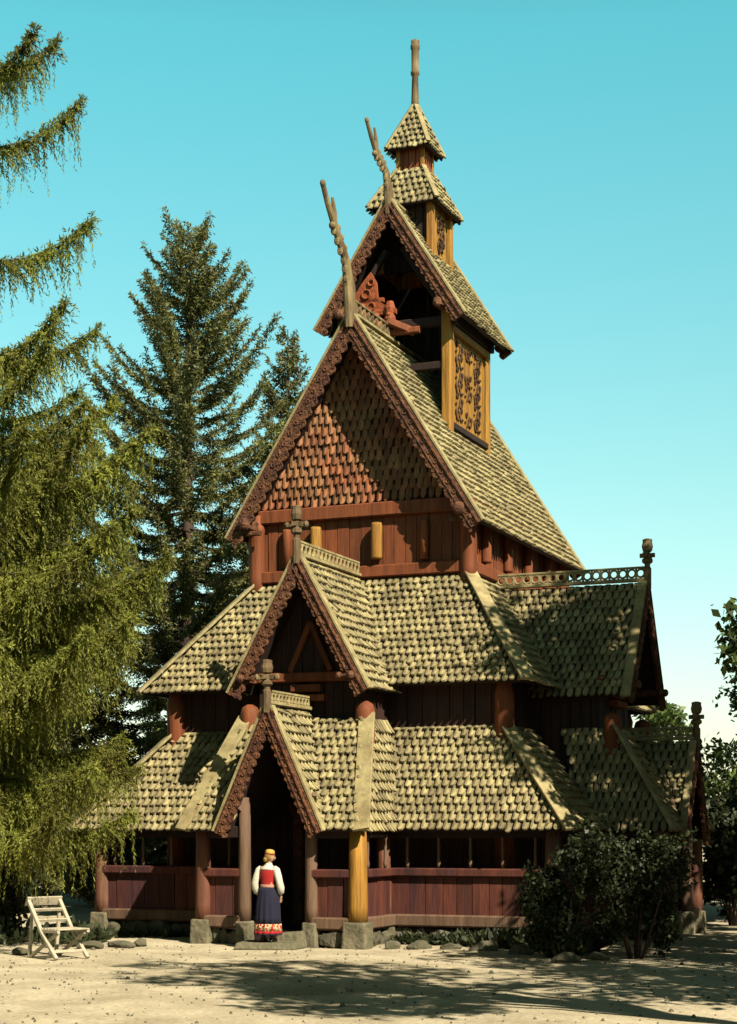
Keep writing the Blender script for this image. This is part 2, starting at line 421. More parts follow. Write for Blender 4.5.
# nave box below the main roof: gable shingles, plank frieze, beams
NX, NYf, NYb = 2.45, -3.25, 3.6
def zroof(x): return 13.20 - (13.28 - 8.75) * abs(x) / 2.87
b = MB()
shingles(b, [(-2.40, NYf, 9.36), (2.40, NYf, 9.36), (.02, NYf, 13.05), (-.02, NYf, 13.05)], W=.172, E=.225, th=.035, lift=.045)
gw = MB()
gw.prism([(-2.44, NYf + .01, 9.3), (2.44, NYf + .01, 9.3), (0, NYf + .01, 13.1)], (0, 1, 0), .12)
gs = b.build('gable_shingles', M['wallsh'], CH)
gw.build('gable_wall', M['dark'], gs)
gw = MB()
gw.prism([(-2.44, NYb - .12, 7.4), (2.44, NYb - .12, 7.4), (2.44, NYb - .12, 9.3), (0, NYb - .12, 13.1), (-2.44, NYb - .12, 9.3)], (0, 1, 0), .12)
gw.build('gable_wall', M['dark'], CH)
nw = MB()
plank_wall(nw, (-NX, NYf), (NX, NYf), 7.3, 9.1, w=.27)
plank_wall(nw, (NX, NYf), (NX, NYb), 7.3, 9.3, w=.27)
plank_wall(nw, (-NX, NYb), (-NX, NYf), 7.3, 9.3, w=.27)
wall = nw.build('nave_wall', M['red'], CH)
for (z, h, o) in ((9.2, .30, .07), (7.86, .26, .075)):
    b = MB(); b.bar((-NX - .1, NYf - o, z), (NX + .1, NYf - o, z), .16, h); b.build('beam', M['red'], wall)
    b = MB(); b.bar((NX + o, NYf - .1, z), (NX + o, NYb, z), .16, h); b.build('beam', M['red'], wall)
    b = MB(); b.bar((-NX - o, NYf - .1, z), (-NX - o, NYb, z), .16, h); b.build('beam', M['red'], wall)
for (x, y) in ((-NX, NYf), (NX, NYf), (NX, NYb), (-NX, NYb)):
    b = MB(); b.lathe([(.17, 0), (.18, .5), (.18, 1.5), (.20, 1.55), (.20, 1.65), (.16, 1.7), (.16, 1.9)], (x * 1.02, y * 1.02, 7.35), 14)
    b.build('corner_post', M['red'], wall, True)
for x in (-1.02, .42):
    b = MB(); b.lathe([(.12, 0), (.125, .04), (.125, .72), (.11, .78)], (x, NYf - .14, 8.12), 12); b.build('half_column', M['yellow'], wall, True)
for x in (-1.75, 1.5):
    b = MB(); b.lathe([(.10, 0), (.10, .8), (.09, .84)], (x, NYf - .09, 8.06), 12); b.build('half_column', M['red'], wall, True)
for k in range(4):
    b = MB(); b.lathe([(.11, 0), (.115, .04), (.115, .78), (.10, .84)], (NX + .1, -2.3 + 1.5 * k, 8.06), 12); b.build('half_column', M['red'], wall, True)
for sg in (-1, 1):       # carved purlin ends under the eaves of the gable
    b = MB(); b.bar((sg * 2.5, -3.95, 8.98), (sg * 2.5, -3.0, 8.98), .22, .24)
    b.ell((sg * 2.5, -3.98, 8.98), (.13, .10, .14), 10, 7); b.ell((sg * 2.72, -3.86, 8.80), (.12, .08, .09), 8, 6)
    b.bar((sg * 2.2, -3.72, 8.80), (sg * 2.8, -3.72, 8.80), .12, .10)
    b.build('purlin_end', M['carved'], wall)
# upper gable roof
upper = gable('belfry_roof', CH, I4, 1.713, 13.79, 16.46, -1.66, 1.73, bw=.235, crest=False, backboards=True, label='smaller upper gable roof over the open belfry', scal=.22)
dragon([(-1.60, 16.2), (-1.66, 16.7), (-1.84, 17.12), (-2.38, 17.32)], None, (-2.92, 17.82), (-2.50, 17.84), .165, 'dragon_head', upper)
# belfry: corner posts, carved panels, inner gable
bel = empty('belfry'); bel.parent = CH
for (x, y) in ((-1.28, -1.28), (1.28, -1.28), (1.28, 1.28), (-1.28, 1.28)):
    b = MB(); b.bar((x, y, 11.0), (x, y, 14.4), .24, .24, up=(0, 1, 0)); b.build('belfry_post', M['yellow'], bel)
for sg in (1, -1):
    b = MB()
    plank_wall(b, (sg * 1.30, -1.14 * sg), (sg * 1.30, 1.14 * sg), 11.0, 13.55, t=.06, w=.31)
    pan = b.build('belfry_panel', M['yellow'], bel)
    b = MB()   # carved vine ornament in low relief
    xx = sg * 1.332
    for ci, cy in enumerate((-.62, 0, .62)):
        for q in range(6):
            zc = 11.72 + q * .30; k = 1 if (q + ci) % 2 else -1
            if ci == 1 and q in (1, 4): continue
            b.ring((xx, cy + .09 * k, zc), (0, 1, 0), (0, 0, 1), .095, .020, 11, 5, 1.15)
            b.ring((xx, cy - .13 * k, zc + .14), (0, 1, 0), (0, 0, 1), .052, .018, 9, 5)
            b.tube([(xx, cy - .10 * k, zc - .14), (xx, cy + .02 * k, zc), (xx, cy + .08 * k, zc + .15)], [.018, .028, .012], 6)
            b.ell((xx, cy + .22 * k, zc + .08), (.018, .035, .07), 8, 5); b.ell((xx, cy - .21 * k, zc - .04), (.018, .05, .03), 8, 5)
    b.build('carved_vine', M['vine'], pan)
    b = MB(); b.bar((sg * 1.35, -1.3, 13.58), (sg * 1.35, 1.3, 13.58), .14, .16); b.build('panel_rail', M['yellow'], pan)
    b = MB(); b.bar((sg * 1.37, -1.2, 11.40), (sg * 1.37, 1.2, 11.40), .08, .14); b.build('panel_rail', M['dark'], pan)
for y in (-1.28, 1.28):
    b = MB()
    b.bar((-1.5, y, 13.75), (1.5, y, 13.75), .18, .22); b.bar((-1.3, y, 12.75), (1.3, y, 12.75), .16, .18)
    b.bar((-1.2, y, 14.0), (-.2, y, 15.5), .12, .16, up=(0, 1, 0)); b.bar((1.2, y, 14.0), (.2, y, 15.5), .12, .16, up=(0, 1, 0))
    b.build('belfry_frame', M['dark'], bel)
b = MB(); plank_wall(b, (1.16, 1.22), (-1.16, 1.22), 11.0, 16.3, t=.06, w=.3, top=lambda x: 16.2 - 1.5 * abs(x - 1.16)); b.build('belfry_back', M['dark'], bel)
b = MB(); b.bar((1.36, -1.2, 13.82), (1.36, 1.4, 13.82), .12, .24); b.build('side_plate', M['dark'], bel)
b = MB(); b.bar((-1.36, -1.2, 13.82), (-1.36, 1.4, 13.82), .12, .24); b.build('side_plate', M['dark'], bel)
b = MB()       # carved red boards filling the north half of the gable opening
b.prism([(-1.12, -1.48, 14.02), (-.10, -1.48, 14.02), (-.18, -1.48, 14.22), (-.34, -1.48, 14.34), (-.38, -1.48, 14.75), (-.52, -1.48, 15.0), (-.74, -1.48, 14.76), (-1.02, -1.48, 14.34)], (0, 1, 0), .08)
b.bar((-1.0, -1.44, 14.05), (.1, -1.44, 14.05), .1, .12); b.bar((-.9, -1.44, 14.34), (-.2, -1.44, 14.34), .08, .1)
b.lathe([(.1, 0), (.14, .1), (.1, .22), (.13, .34), (.08, .5)], (-.05, -1.45, 13.78), 10)
for (x_, z_, r_) in ((-.75, 14.2, .09), (-.5, 14.2, .09), (-.62, 14.5, .1), (-.5, 14.75, .07)): b.ring((x_, -1.50, z_), (1, 0, 0), (0, 0, 1), r_, .022, 11, 5)
for x_ in (-.95, -.65, -.35, -.05): b.lathe([(.06, 0), (.075, .08), (.045, .14), (.07, .24), (.05, .3)], (x_, -1.52, 13.72), 8)
b.bar((-1.05, -1.52, 13.72), (.2, -1.52, 13.72), .1, .1)
b.build('carved_gable_board', M['orange'], bel)
for y0 in (-1.7, ):
    for x in (-1.2, 1.2):
        b = MB(); b.bar((x, y0, 14.05), (x, -1.1, 14.05), .16, .18); b.ell((x, y0 - .03, 14.05), (.11, .09, .12), 8, 6); b.build('purlin_end', M['carved'], bel)
b = MB(); b.bar((.0, -1.72, 13.76), (.55, -1.42, 13.52), .16, .16); b.bar((-.1, -1.5, 13.55), (.7, -1.5, 13.55), .14, .14); b.build('tie_beam', M['red'], bel)

# ridge turret with two caps and the spire
tur = empty('turret'); tur.parent = CH
HW = .62
for (x, y) in ((-HW, -HW), (HW, -HW), (HW, HW), (-HW, HW)):
    b = MB(); b.bar((x, y, 15.2), (x, y, 16.95), .17, .17, up=(0, 1, 0)); b.build('turret_post', M['yellow'], tur)
for k in range(4):
    T = Matrix.Rotation(R(90) * k, 4, 'Z'); b = MB(T)
    plank_wall(b, (-HW + .06, -HW + .02), (HW - .06, -HW + .02), 15.2, 16.9, t=.05, w=.2)
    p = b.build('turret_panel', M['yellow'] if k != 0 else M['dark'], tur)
    b = MB(T)
    for q in range(3):
        s = 1 if q % 2 else -1
        b.ring((.1 * s, -HW - .03, 15.85 + q * .27), (1, 0, 0), (0, 0, 1), .10, .026, 10, 5, 1.2)
        b.ring((-.16 * s, -HW - .03, 15.95 + q * .27), (1, 0, 0), (0, 0, 1), .06, .024, 8, 5)
        b.tube([(-.1 * s, -HW - .03, 15.75 + q * .27), (.15 * s, -HW - .03, 16.0 + q * .27)], [.03, .02], 6)
    b.build('carved_vine', M['vine'], p)
def cap(name, e, ze, t, zt, E=.2, W=.15):
    ms = MB(); mu = MB()
    for k in range(4):
        A = Matrix.Rotation(R(90) * k, 4, 'Z')
        pts = [A @ Vector(p) for p in ((-e, -e, ze), (e, -e, ze), (t, -t, zt), (-t, -t, zt))]
        roof_face(ms, mu, pts, W=W, E=E, th=.035, lift=.045)
    o = ms.build(name, M['shingle'], tur); mu.build('roof_boarding', M['dark'], o)
    for k in range(4):
        A = Matrix.Rotation(R(90) * k, 4, 'Z'); b = MB(A)
        b.bar((e + .03, -e - .03, ze + .04), (t, -t, zt + .06), .12, .05, up=(.7, -.7, 1)); b.build('hip_board', M['lightwood'], o)
    return o
cap('turret_roof', .845, 16.70, .34, 17.66)
b = MB(); 
for k in range(4):
    b.T = Matrix.Rotation(R(90) * k, 4, 'Z'); plank_wall(b, (-.30, -.30), (.30, -.30), 17.3, 18.4, t=.05, w=.15)
b.T = I4; b.build('turret_neck', M['red'], tur)
for (x, y) in ((-.3, -.3), (.3, -.3), (.3, .3), (-.3, .3)):
    b = MB(); b.bar((x, y, 17.4), (x, y, 18.35), .1, .1, up=(0, 1, 0)); b.build('turret_post', M['yellow'], tur)
cap('spire_cap', .51, 18.14, .05, 19.22, E=.17, W=.13)
b = MB(); b.lathe([(.10, 0), (.09, .3), (.075, .9), (.105, .93), (.105, .99), (.085, 1.02), (.09, 1.5), (.11, 1.54), (.11, 1.62), (.09, 1.65), (.10, 1.72), (.04, 1.76)], (0, 0, 19.08), 12)
b.build('spire_pole', M['brown'], tur, True)

# aisle (middle) roof, hipped on the four sides of the nave
A2, B2, Z3, A3, B3, Z4, B2b, B3b = 4.33, 5.15, 5.24, 2.50, 3.30, 7.68, 5.4, 3.65
def hip_ring(name, ex, eyf, eyb, ze, tx, tyf, tyb, zt, label, cut=0):
    ms = MB(); mu = MB()
    if cut:
        c0, c1, k0, k1 = CX - cut, CX + cut, -1.64 - cut, -1.64 + cut
        roof_face(ms, mu, [(-ex, -eyf, ze), (c0, -eyf, ze), (c0, -tyf, zt), (-tx, -tyf, zt)])
        roof_face(ms, mu, [(c1, -eyf, ze), (ex, -eyf, ze), (tx, -tyf, zt), (c1, -tyf, zt)])
        roof_face(ms, mu, [(ex, -eyf, ze), (ex, k0, ze), (tx, k0, zt), (tx, -tyf, zt)])
        roof_face(ms, mu, [(ex, k1, ze), (ex, eyb, ze), (tx, tyb, zt), (tx, k1, zt)])
    else:
        roof_face(ms, mu, [(-ex, -eyf, ze), (ex, -eyf, ze), (tx, -tyf, zt), (-tx, -tyf, zt)])
        roof_face(ms, mu, [(ex, -eyf, ze), (ex, eyb, ze), (tx, tyb, zt), (tx, -tyf, zt)])
    roof_face(ms, mu, [(ex, eyb, ze), (-ex, eyb, ze), (-tx, tyb, zt), (tx, tyb, zt)])
    roof_face(ms, mu, [(-ex, eyb, ze), (-ex, -eyf, ze), (-tx, -tyf, zt), (-tx, tyb, zt)])
    o = ms.build(name, M['shingle'], CH); o['label'] = label
    mu.build('roof_boarding', M['dark'], o)
    for (sx, ey, ty) in ((1, -eyf, -tyf), (-1, -eyf, -tyf), (1, eyb, tyb), (-1, eyb, tyb)):
        b = MB(); n = Vector((sx * .7, .7 if ey > 0 else -.7, 1.0))
        a = Vector((sx * tx, ty, zt)); c = Vector((sx * ex, ey, ze)); c = c + (c - a).normalized() * .08
        b.bar(a + n.normalized() * .09, c + n.normalized() * .09, .30, .06, up=n); b.build('hip_board', M['lightwood'], o)
    return o
hip_ring('aisle_roof', A2, B2, B2b, Z3, A3, B3, B3b, Z4, 'middle hipped roof round the nave')
AX, AYf, AYb = 3.72, -4.68, 4.95
b = MB()
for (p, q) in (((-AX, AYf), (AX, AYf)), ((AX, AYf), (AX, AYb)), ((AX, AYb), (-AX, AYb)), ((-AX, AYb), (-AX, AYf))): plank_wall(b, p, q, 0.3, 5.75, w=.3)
aw = b.build('aisle_wall', M['shade_tar'], CH)
for (x, y) in ((-AX, AYf), (AX, AYf), (AX, AYb), (-AX, AYb)):
    b = MB(); b.lathe([(.20, 0), (.20, 4.6), (.21, 4.7), (.16, 4.85), (.16, 5.0)], (x * 1.01, y * 1.01, .3), 14); b.build('corner_post', M['red'], aw, True)
# gallery (lower) roof
A4, B4, Z5, Z6 = 5.5, 6.1, 2.27, 4.36
B4b = 6.4
hip_ring('gallery_roof', A4, B4, B4b, Z5, AX + .02, -AYf + .02, AYb + .02, Z6, 'lowest shingled roof over the outer gallery', cut=1.30)

# gallery walls, posts, balusters
FND = .34; RAIL = 1.42
def baluster_mesh():
    b = MB(); b.lathe([(.028, 0), (.045, .10), (.028, .2), (.035, .4), (.025, .55), (.045, .62), (.03, .72)], (0, 0, 0), 8); return b.build('baluster', M['greypost'], None, True)
BAL = [None]
def gallery_wall(T, p, q, bal=True):
    b = MB(T); plank_wall(b, p, q, FND - .02, RAIL - .08, t=.07, w=.33)
    o = b.build('gallery_wall', M['maroon'], CH)
    d = Vector((*q, 0)) - Vector((*p, 0)); L = d.length; d.normalize(); n = Vector((d.y, -d.x, 0))
    P = Vector((*p, 0)); Q = Vector((*q, 0))
    b = MB(T); b.bar(P + n * .03 + Vector((0, 0, RAIL)), Q + n * .03 + Vector((0, 0, RAIL)), .20, .17); b.build('rail', M['maroon'], o)
    b = MB(T); b.bar(P + n * .03 + Vector((0, 0, FND + .12)), Q + n * .03 + Vector((0, 0, FND + .12)), .20, .24); b.build('sill_beam', M['greypost'], o)
    b = MB(T); b.bar(P + Vector((0, 0, 2.22)), Q + Vector((0, 0, 2.22)), .16, .24); b.build('wall_plate', M['dark'], o)
    if bal:
        k = max(1, int(L / .62))
        for i in range(k):
            pos = T @ (P + d * (L * (i + .5) / k) + n * .03 + Vector((0, 0, RAIL + .08)))
            if BAL[0] is None:
                BAL[0] = baluster_mesh(); BAL[0].parent = o; BAL[0].location = pos
            else: inst(BAL[0], pos, 0, o)
    return o
GX, GYf, GYb = 5.05, -5.68, 5.95
WX = 1.66      # bay half width at the posts
BY = -7.5      # bay front
gallery_wall(I4, (-GX, GYf), (-WX + CX, GYf)); gallery_wall(I4, (WX + CX, GYf), (GX, GYf))
gallery_wall(I4, (GX, GYf), (GX, -1.64 - WX)); gallery_wall(I4, (GX, -1.64 + WX), (GX, GYb))
gallery_wall(I4, (GX, GYb), (-GX, GYb), False); gallery_wall(I4, (-GX, GYb), (-GX, GYf), False)
def post(T, x, y, top, mt, r=.155, base=.48, bw=.20, parent=CH):
    b = MB(T); b.lathe([(r, 0), (r * 1.03, .3), (r * .96, (top - base) * .6), (r * .9, top - base)], (x, y, base), 14)
    o = b.build('gallery_post', mt, parent, True)
    b = MB(T)
    j = [random.uniform(-.02, .02) for _ in range(8)]
    vs = [(x - bw * 1.05 + j[0], y - bw * 1.05, -.05), (x + bw * 1.08, y - bw + j[1], -.05), (x + bw, y + bw, -.05), (x - bw, y + bw, -.05),
          (x - bw * .97, y - bw + j[2], base + .02), (x + bw + j[3], y - bw, base + j[4]), (x + bw, y + bw, base + .02), (x - bw + j[5], y + bw, base + .01)]
    b.add(vs, [(0, 3, 2, 1), (4, 5, 6, 7), (0, 1, 5, 4), (1, 2, 6, 5), (2, 3, 7, 6), (3, 0, 4, 7)])
    s = b.build('stone_base', M['stone'], o)
    md = s.modifiers.new('bevel', 'BEVEL'); md.width = .035; md.segments = 2
    return o
for (x, y) in ((-GX, GYf), (GX, GYf), (GX, GYb), (-GX, GYb)): post(I4, x, y, 2.3, M['post'])
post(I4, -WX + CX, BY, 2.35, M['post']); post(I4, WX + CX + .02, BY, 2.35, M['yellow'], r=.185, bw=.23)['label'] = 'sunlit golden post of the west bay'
post(I4, WX + CX - .12, GYf - .16, 2.35, M['post'], r=.14); post(I4, -WX + CX + .12, GYf - .16, 2.35, M['post'], r=.14)
for x in (-.68, .76): post(I4, x, BY - .02, 2.9, M['greypost'], r=.125, bw=.15, base=.46)

def bay(T, cx, w, yf, ye, wy, z6, zport, front_low):
    """projecting bay: hipped low roof, low front walls, upper wall under the portal gable. local frame."""
    hw = 1.28
    for sg in (1, -1):
        ms = MB(T); mu = MB(T)
        if sg > 0:
            roof_face(ms, mu, [(cx + .97, yf, Z5), (cx + w, yf, Z5), (cx + hw, wy, z6), (cx + .06, wy, z6)])
            roof_face(ms, mu, [(cx + w, yf, Z5), (cx + w, ye, Z5), (cx + hw, ye + .6, z6), (cx + hw, wy, z6)])
        else:
            roof_face(ms, mu, [(cx - w, yf, Z5), (cx - .97, yf, Z5), (cx - .06, wy, z6), (cx - hw, wy, z6)])
            roof_face(ms, mu, [(cx - w, ye, Z5), (cx - w, yf, Z5), (cx - hw, wy, z6), (cx - hw, ye + .6, z6)])
        o = ms.build('bay_roof', M['shingle'], CH); mu.build('roof_boarding', M['dark'], o)
        b = MB(T); n = Vector((sg * .9, -.55, .5)).normalized()
        a = Vector((cx + sg * hw, wy, z6 + .05)); c = Vector((cx + sg * w, yf, Z5 - .04))
        b.bar(a + n * .09, c + n * .09, .33, .06, up=(0, -.8, .6)); b.build('hip_board', M['lightwood'], o)
        b = MB(T); x = cx + sg * hw
        b.lathe([(.20, 0), (.20, 1.6), (.20, 1.75), (.16, 1.87), (.06, 1.93)], (x, wy + .03, z6 - 1.58), 12); b.build('bay_post', M['red'], o, True)
    return o
bayw = bay(I4, CX, 1.845, -7.87, -5.5, -6.22, 4.48, 0, 0)
bays = bay(TS, 0, 1.845, -6.92, -5.0, -5.55, 4.35, 0, 0)
# bay walls
gallery_wall(I4, (-WX + CX, BY), (-.70, BY), False); gallery_wall(I4, (.78, BY), (WX + CX, BY), False)
gallery_wall(I4, (WX + CX, BY), (WX + CX, GYf), True); gallery_wall(I4, (-WX + CX, GYf), (-WX + CX, BY), False)
for (x) in (-WX, WX): post(TS, x, -6.62, 2.35, M['post'])
for (x) in (-.7, .72): post(TS, x, -6.62, 2.9, M['greypost'], r=.125, bw=.2, base=.5)
gallery_wall(TS, (-WX, -6.62), (-.72, -6.62), False); gallery_wall(TS, (.74, -6.62), (WX, -6.62), False)
gallery_wall(TS, (WX, -6.62), (WX, -5.05), False); gallery_wall(TS, (-WX, -5.05), (-WX, -6.62), False)

# portal gables over the middle roof, and porch gables below them
def portal(T, cx, half, ze, zr, yf, yb, wy, fin):
    TT = T @ Matrix.Translation((cx, 0, 0))
    o = gable('portal_roof', CH, TT, half, ze, zr, yf, yb, bw=.235, crest=True, finial=fin, ring=.085, scal=.21)
    b = MB(TT)    # wall below the gable
    hw = 1.2
    def top(x): return zr - .12 - (zr - ze) * abs(x - hw) / half
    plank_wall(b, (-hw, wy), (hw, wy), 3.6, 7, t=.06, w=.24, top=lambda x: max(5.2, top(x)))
    b2 = b.build('portal_wall', M['shade_tar'], o)
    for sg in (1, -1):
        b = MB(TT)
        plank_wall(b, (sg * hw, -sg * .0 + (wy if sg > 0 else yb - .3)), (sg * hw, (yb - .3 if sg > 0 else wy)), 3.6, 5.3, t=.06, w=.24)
        b.build('side_wall', M['shade_tar'], o)
    b = MB(TT); b.bar((-hw - .12, wy - .08, 5.38), (hw + .12, wy - .08, 5.38), .16, .2)
    b.bar((-.5, wy - .12, 4.95), (.35, wy - .12, 4.95), .20, .14)
    b.bar((-.4, wy - .12, 5.15), (.25, wy - .12, 5.15), .16, .16)
    b.bar((-.45, wy - .1, 5.5), (.0, wy - .1, 6.5), .12, .10, up=(0, 1, 0)); b.bar((.45, wy - .1, 5.5), (.0, wy - .1, 6.5), .12, .10, up=(0, 1, 0))
    b.build('carved_beam', M['red'], o)
    for sg in (1, -1):
        b = MB(TT); x = sg * (half - .22); z = ze + .22
        b.bar((x, yf - .14, z), (x, yf + .5, z), .12, .13); b.ell((x, yf - .15, z), (.085, .07, .085), 8, 6)
        b.bar((x - .25 * sg, yf - .10, z), (x + .02 * sg, yf - .10, z), .06, .05); b.ell((x - .27 * sg, yf - .1, z), (.07, .05, .07), 8, 6)
        b.build('purlin_end', M['carved'], o)
    return o
portal(I4, 0, 1.437, 5.10, 7.69, -6.53, -3.4, -5.8, 1.15)
portal(TS, 0, 1.437, 5.05, 7.50, -5.9, -2.5, -5.2, 1.05)
pw = gable('porch_roof', CH, Matrix.Translation((CX, 0, 0)), 1.05, 2.30, 4.62, -7.98, -6.1, bw=.22, crest=True, finial=1.0, ring=.065, rake=.15, scal=.17)
gable('porch_roof', CH, TS, 1.05, 2.10, 4.10, -6.95, -5.4, bw=.22, crest=True, finial=.95, ring=.065, rake=.15, scal=.17)
b = MB()
b.bar((-.68, BY - .05, 2.62), (-.95, -7.9, 2.95), .09, .10); b.bar((.76, BY - .05, 2.62), (1.0, -7.9, 2.95), .09, .10)
b.build('bracket', M['greypost'], pw)
# door inside the west portal
b = MB(); plank_wall(b, (-.62, AYf - .06), (.62, AYf - .06), .3, 2.5, w=.25); dr = b.build('door', M['dark'], CH)
b = MB(); b.bar((-.78, AYf - .10, .3), (-.78, AYf - .10, 2.6), .22, .2, up=(0, 1, 0)); b.bar((.78, AYf - .10, .3), (.78, AYf - .10, 2.6), .22, .2, up=(0, 1, 0)); b.bar((-.95, AYf - .1, 2.7), (.95, AYf - .1, 2.7), .24, .26)
b.build('door_frame', M['carved'], dr)
# floor and stone foundation
b = MB(); b.box((-5.0, GYf, .1), (5.0, GYb, .30)); b.box((-1.55 + CX, -7.4, .1), (1.55 + CX, GYf - .01, .28)); b.box((5.01, -1.64 - 1.55, .1), (6.55, -1.64 + 1.55, .28)); b.build('gallery_floor', M['dark'], CH)
def rockverts(mb, c, s, seed):
    """a fractured stone: a sphere cut flat by a dozen random planes"""
    r = random.Random(seed); pl = []
    for _ in range(11):
        d = Vector((r.gauss(0, 1), r.gauss(0, 1), r.gauss(0, .8))).normalized(); pl.append((d, r.uniform(.62, .9)))
    ph = [r.uniform(0, 6.28) for _ in range(4)]
    def fn(d):
        k = 1.12; v = Vector(d)
        for n, h in pl:
            c_ = n.dot(v)
            if c_ > 1e-3: k = min(k, h / c_)
        return k * (1 + .03 * math.sin(9 * d[0] + ph[0]) + .03 * math.sin(11 * d[1] + ph[1]))
    mb.ell(c, s, 18, 12, fn)
def found(p, q):
    b = MB()
    p = Vector((*p, 0)); q = Vector((*q, 0)); L = (q - p).length; x = 0
    while x < L:
        w = random.uniform(.18, .65); c = p.lerp(q, min(1, (x + w / 2) / L))
        rockverts(b, (c.x, c.y, .13), (w / 2 * (1.1 if abs((q - p).x) > .1 else .55), w / 2 * (1.1 if abs((q - p).y) > .1 else .55), .20 * random.uniform(.7, 1.15)), random.random()); x += w * .88
    b.build('stone_foundation', M['rock'], CH)
for p, q in (((-GX, GYf), (-WX, GYf)), ((WX, GYf), (GX, GYf)), ((GX, GYf), (GX, -3.3)), ((GX, 0), (GX, GYb)), ((-GX, GYf), (-GX, GYb)), ((-WX, BY), (-.8, BY)), ((.9, BY), (WX, BY)), ((WX + CX, BY), (WX + CX, GYf)), ((6.62, -3.3), (6.62, -2.4)), ((6.62, -.9), (6.62, 0))): found(p, q)

# ------------------------------------------------------------------ ground
g = MB(); nx = 60
GX0, GX1 = -900, 900
def gz(x, y):
    return .03 * math.sin(.7 * x + .5) * math.cos(.6 * y) + .02 * math.sin(1.7 * x + 1.1 * y)
xs = [-1500, -400, -120, -60] + [-30 + i * .75 for i in range(81)] + [60, 120, 400, 1500]
ys = [-600, -100, -30, 0] + [8 + i * .75 for i in range(64)] + [65, 90, 150, 400, 2000]
vs = [(x, y, gz(x, y) if (abs(x) < 31 and 7 < y < 60) else 0) for y in ys for x in xs]
W_ = len(xs)
g.add(vs, [(j * W_ + i, j * W_ + i + 1, (j + 1) * W_ + i + 1, (j + 1) * W_ + i) for j in range(len(ys) - 1) for i in range(W_ - 1)])
go = g.build('ground', M['ground'], None, True); tag(go, 'pale sandy gravel yard in front of the church', None, None, 'structure')

# ------------------------------------------------------------------ rocks and step (church-local -> world)
CM = Matrix.Translation((1.095, 40.85, 0)) @ Matrix.Rotation(-PHI, 4, 'Z')
def world(x, y, z=0): return CM @ Vector((x, y, z))
def atpx(px, d): return (px - 368.5) * d / 1738.3
rk = [  # px, depth, half-size, label
    (24, 31.4, .20, 'pale lumpy rock left of the folding chair, at the picture edge'),
    (88, 32.9, .27, 'pale block of stone just right of the folding chair'),
    (122, 33.6, .22, 'flat grey stone lying between the folding chair and the second post'),
    (140, 34.0, .20, 'small grey stone nearest the dark gap left of the second post'),
    (392, 33.0, .20, 'mossy stone just right of the golden post'),
    (418, 32.8, .26, 'broad grey stone below the maroon gallery wall'),
    (452, 32.5, .24, 'rounded stone below the middle of the maroon gallery wall'),
    (486, 32.0, .30, 'large dark stone below the right end of the maroon gallery wall'),
    (522, 31.2, .25, 'grey stone at the left foot of the dark shrub'),
    (566, 29.6, .26, 'stone half under the dark shrub, nearest the viewer'),
    (596, 30.2, .22, 'small stone at the right foot of the dark shrub')]
for i, (px, d, s, lab) in enumerate(rk):
    s *= .8; b = MB(); rockverts(b, (0, 0, 0), (s * random.uniform(1.0, 1.5), s, s * random.uniform(.55, .8)), i + 20)
    o = b.build('rock', M['rock'], None); o.location = (atpx(px, d), d, s * .28); o.rotation_euler = (0, 0, random.uniform(-.4, .4))
    tag(o, lab, 'rock', 'rocks along the foot of the church')
b = MB(); b.add([(-.62, -.42, 0), (.60, -.46, 0), (.64, .38, 0), (-.58, .42, 0), (-.57, -.38, .13), (.56, -.41, .14), (.60, .36, .15), (-.55, .38, .14)],
               [(0, 3, 2, 1), (4, 5, 6, 7), (0, 1, 5, 4), (1, 2, 6, 5), (2, 3, 7, 6), (3, 0, 4, 7)])
st = b.build('stone_step', M['stone']); md = st.modifiers.new('bevel', 'BEVEL'); md.width = .03; md.segments = 2
st.location = (atpx(270, 33.1), 33.15, .0); st.rotation_euler = (0, 0, -.2); tag(st, 'low flat stone slab the woman stands on', 'step')
b = MB(); b.add([(-.33, -.25, 0), (.28, -.27, 0), (.30, .25, 0), (-.30, .25, 0), (-.2, -.2, .26), (.20, -.22, .29), (.22, .2, .30), (-.18, .2, .27)],
               [(0, 3, 2, 1), (4, 5, 6, 7), (0, 1, 5, 4), (1, 2, 6, 5), (2, 3, 7, 6), (3, 0, 4, 7)])
st = b.build('stone_block', M['stone']); md = st.modifiers.new('bevel', 'BEVEL'); md.width = .04; md.segments = 2
st.location = (atpx(291, 33.4), 33.45, .02); st.rotation_euler = (0, 0, -.3); tag(st, 'pale stone block beside the woman, at the porch entrance', 'stone')

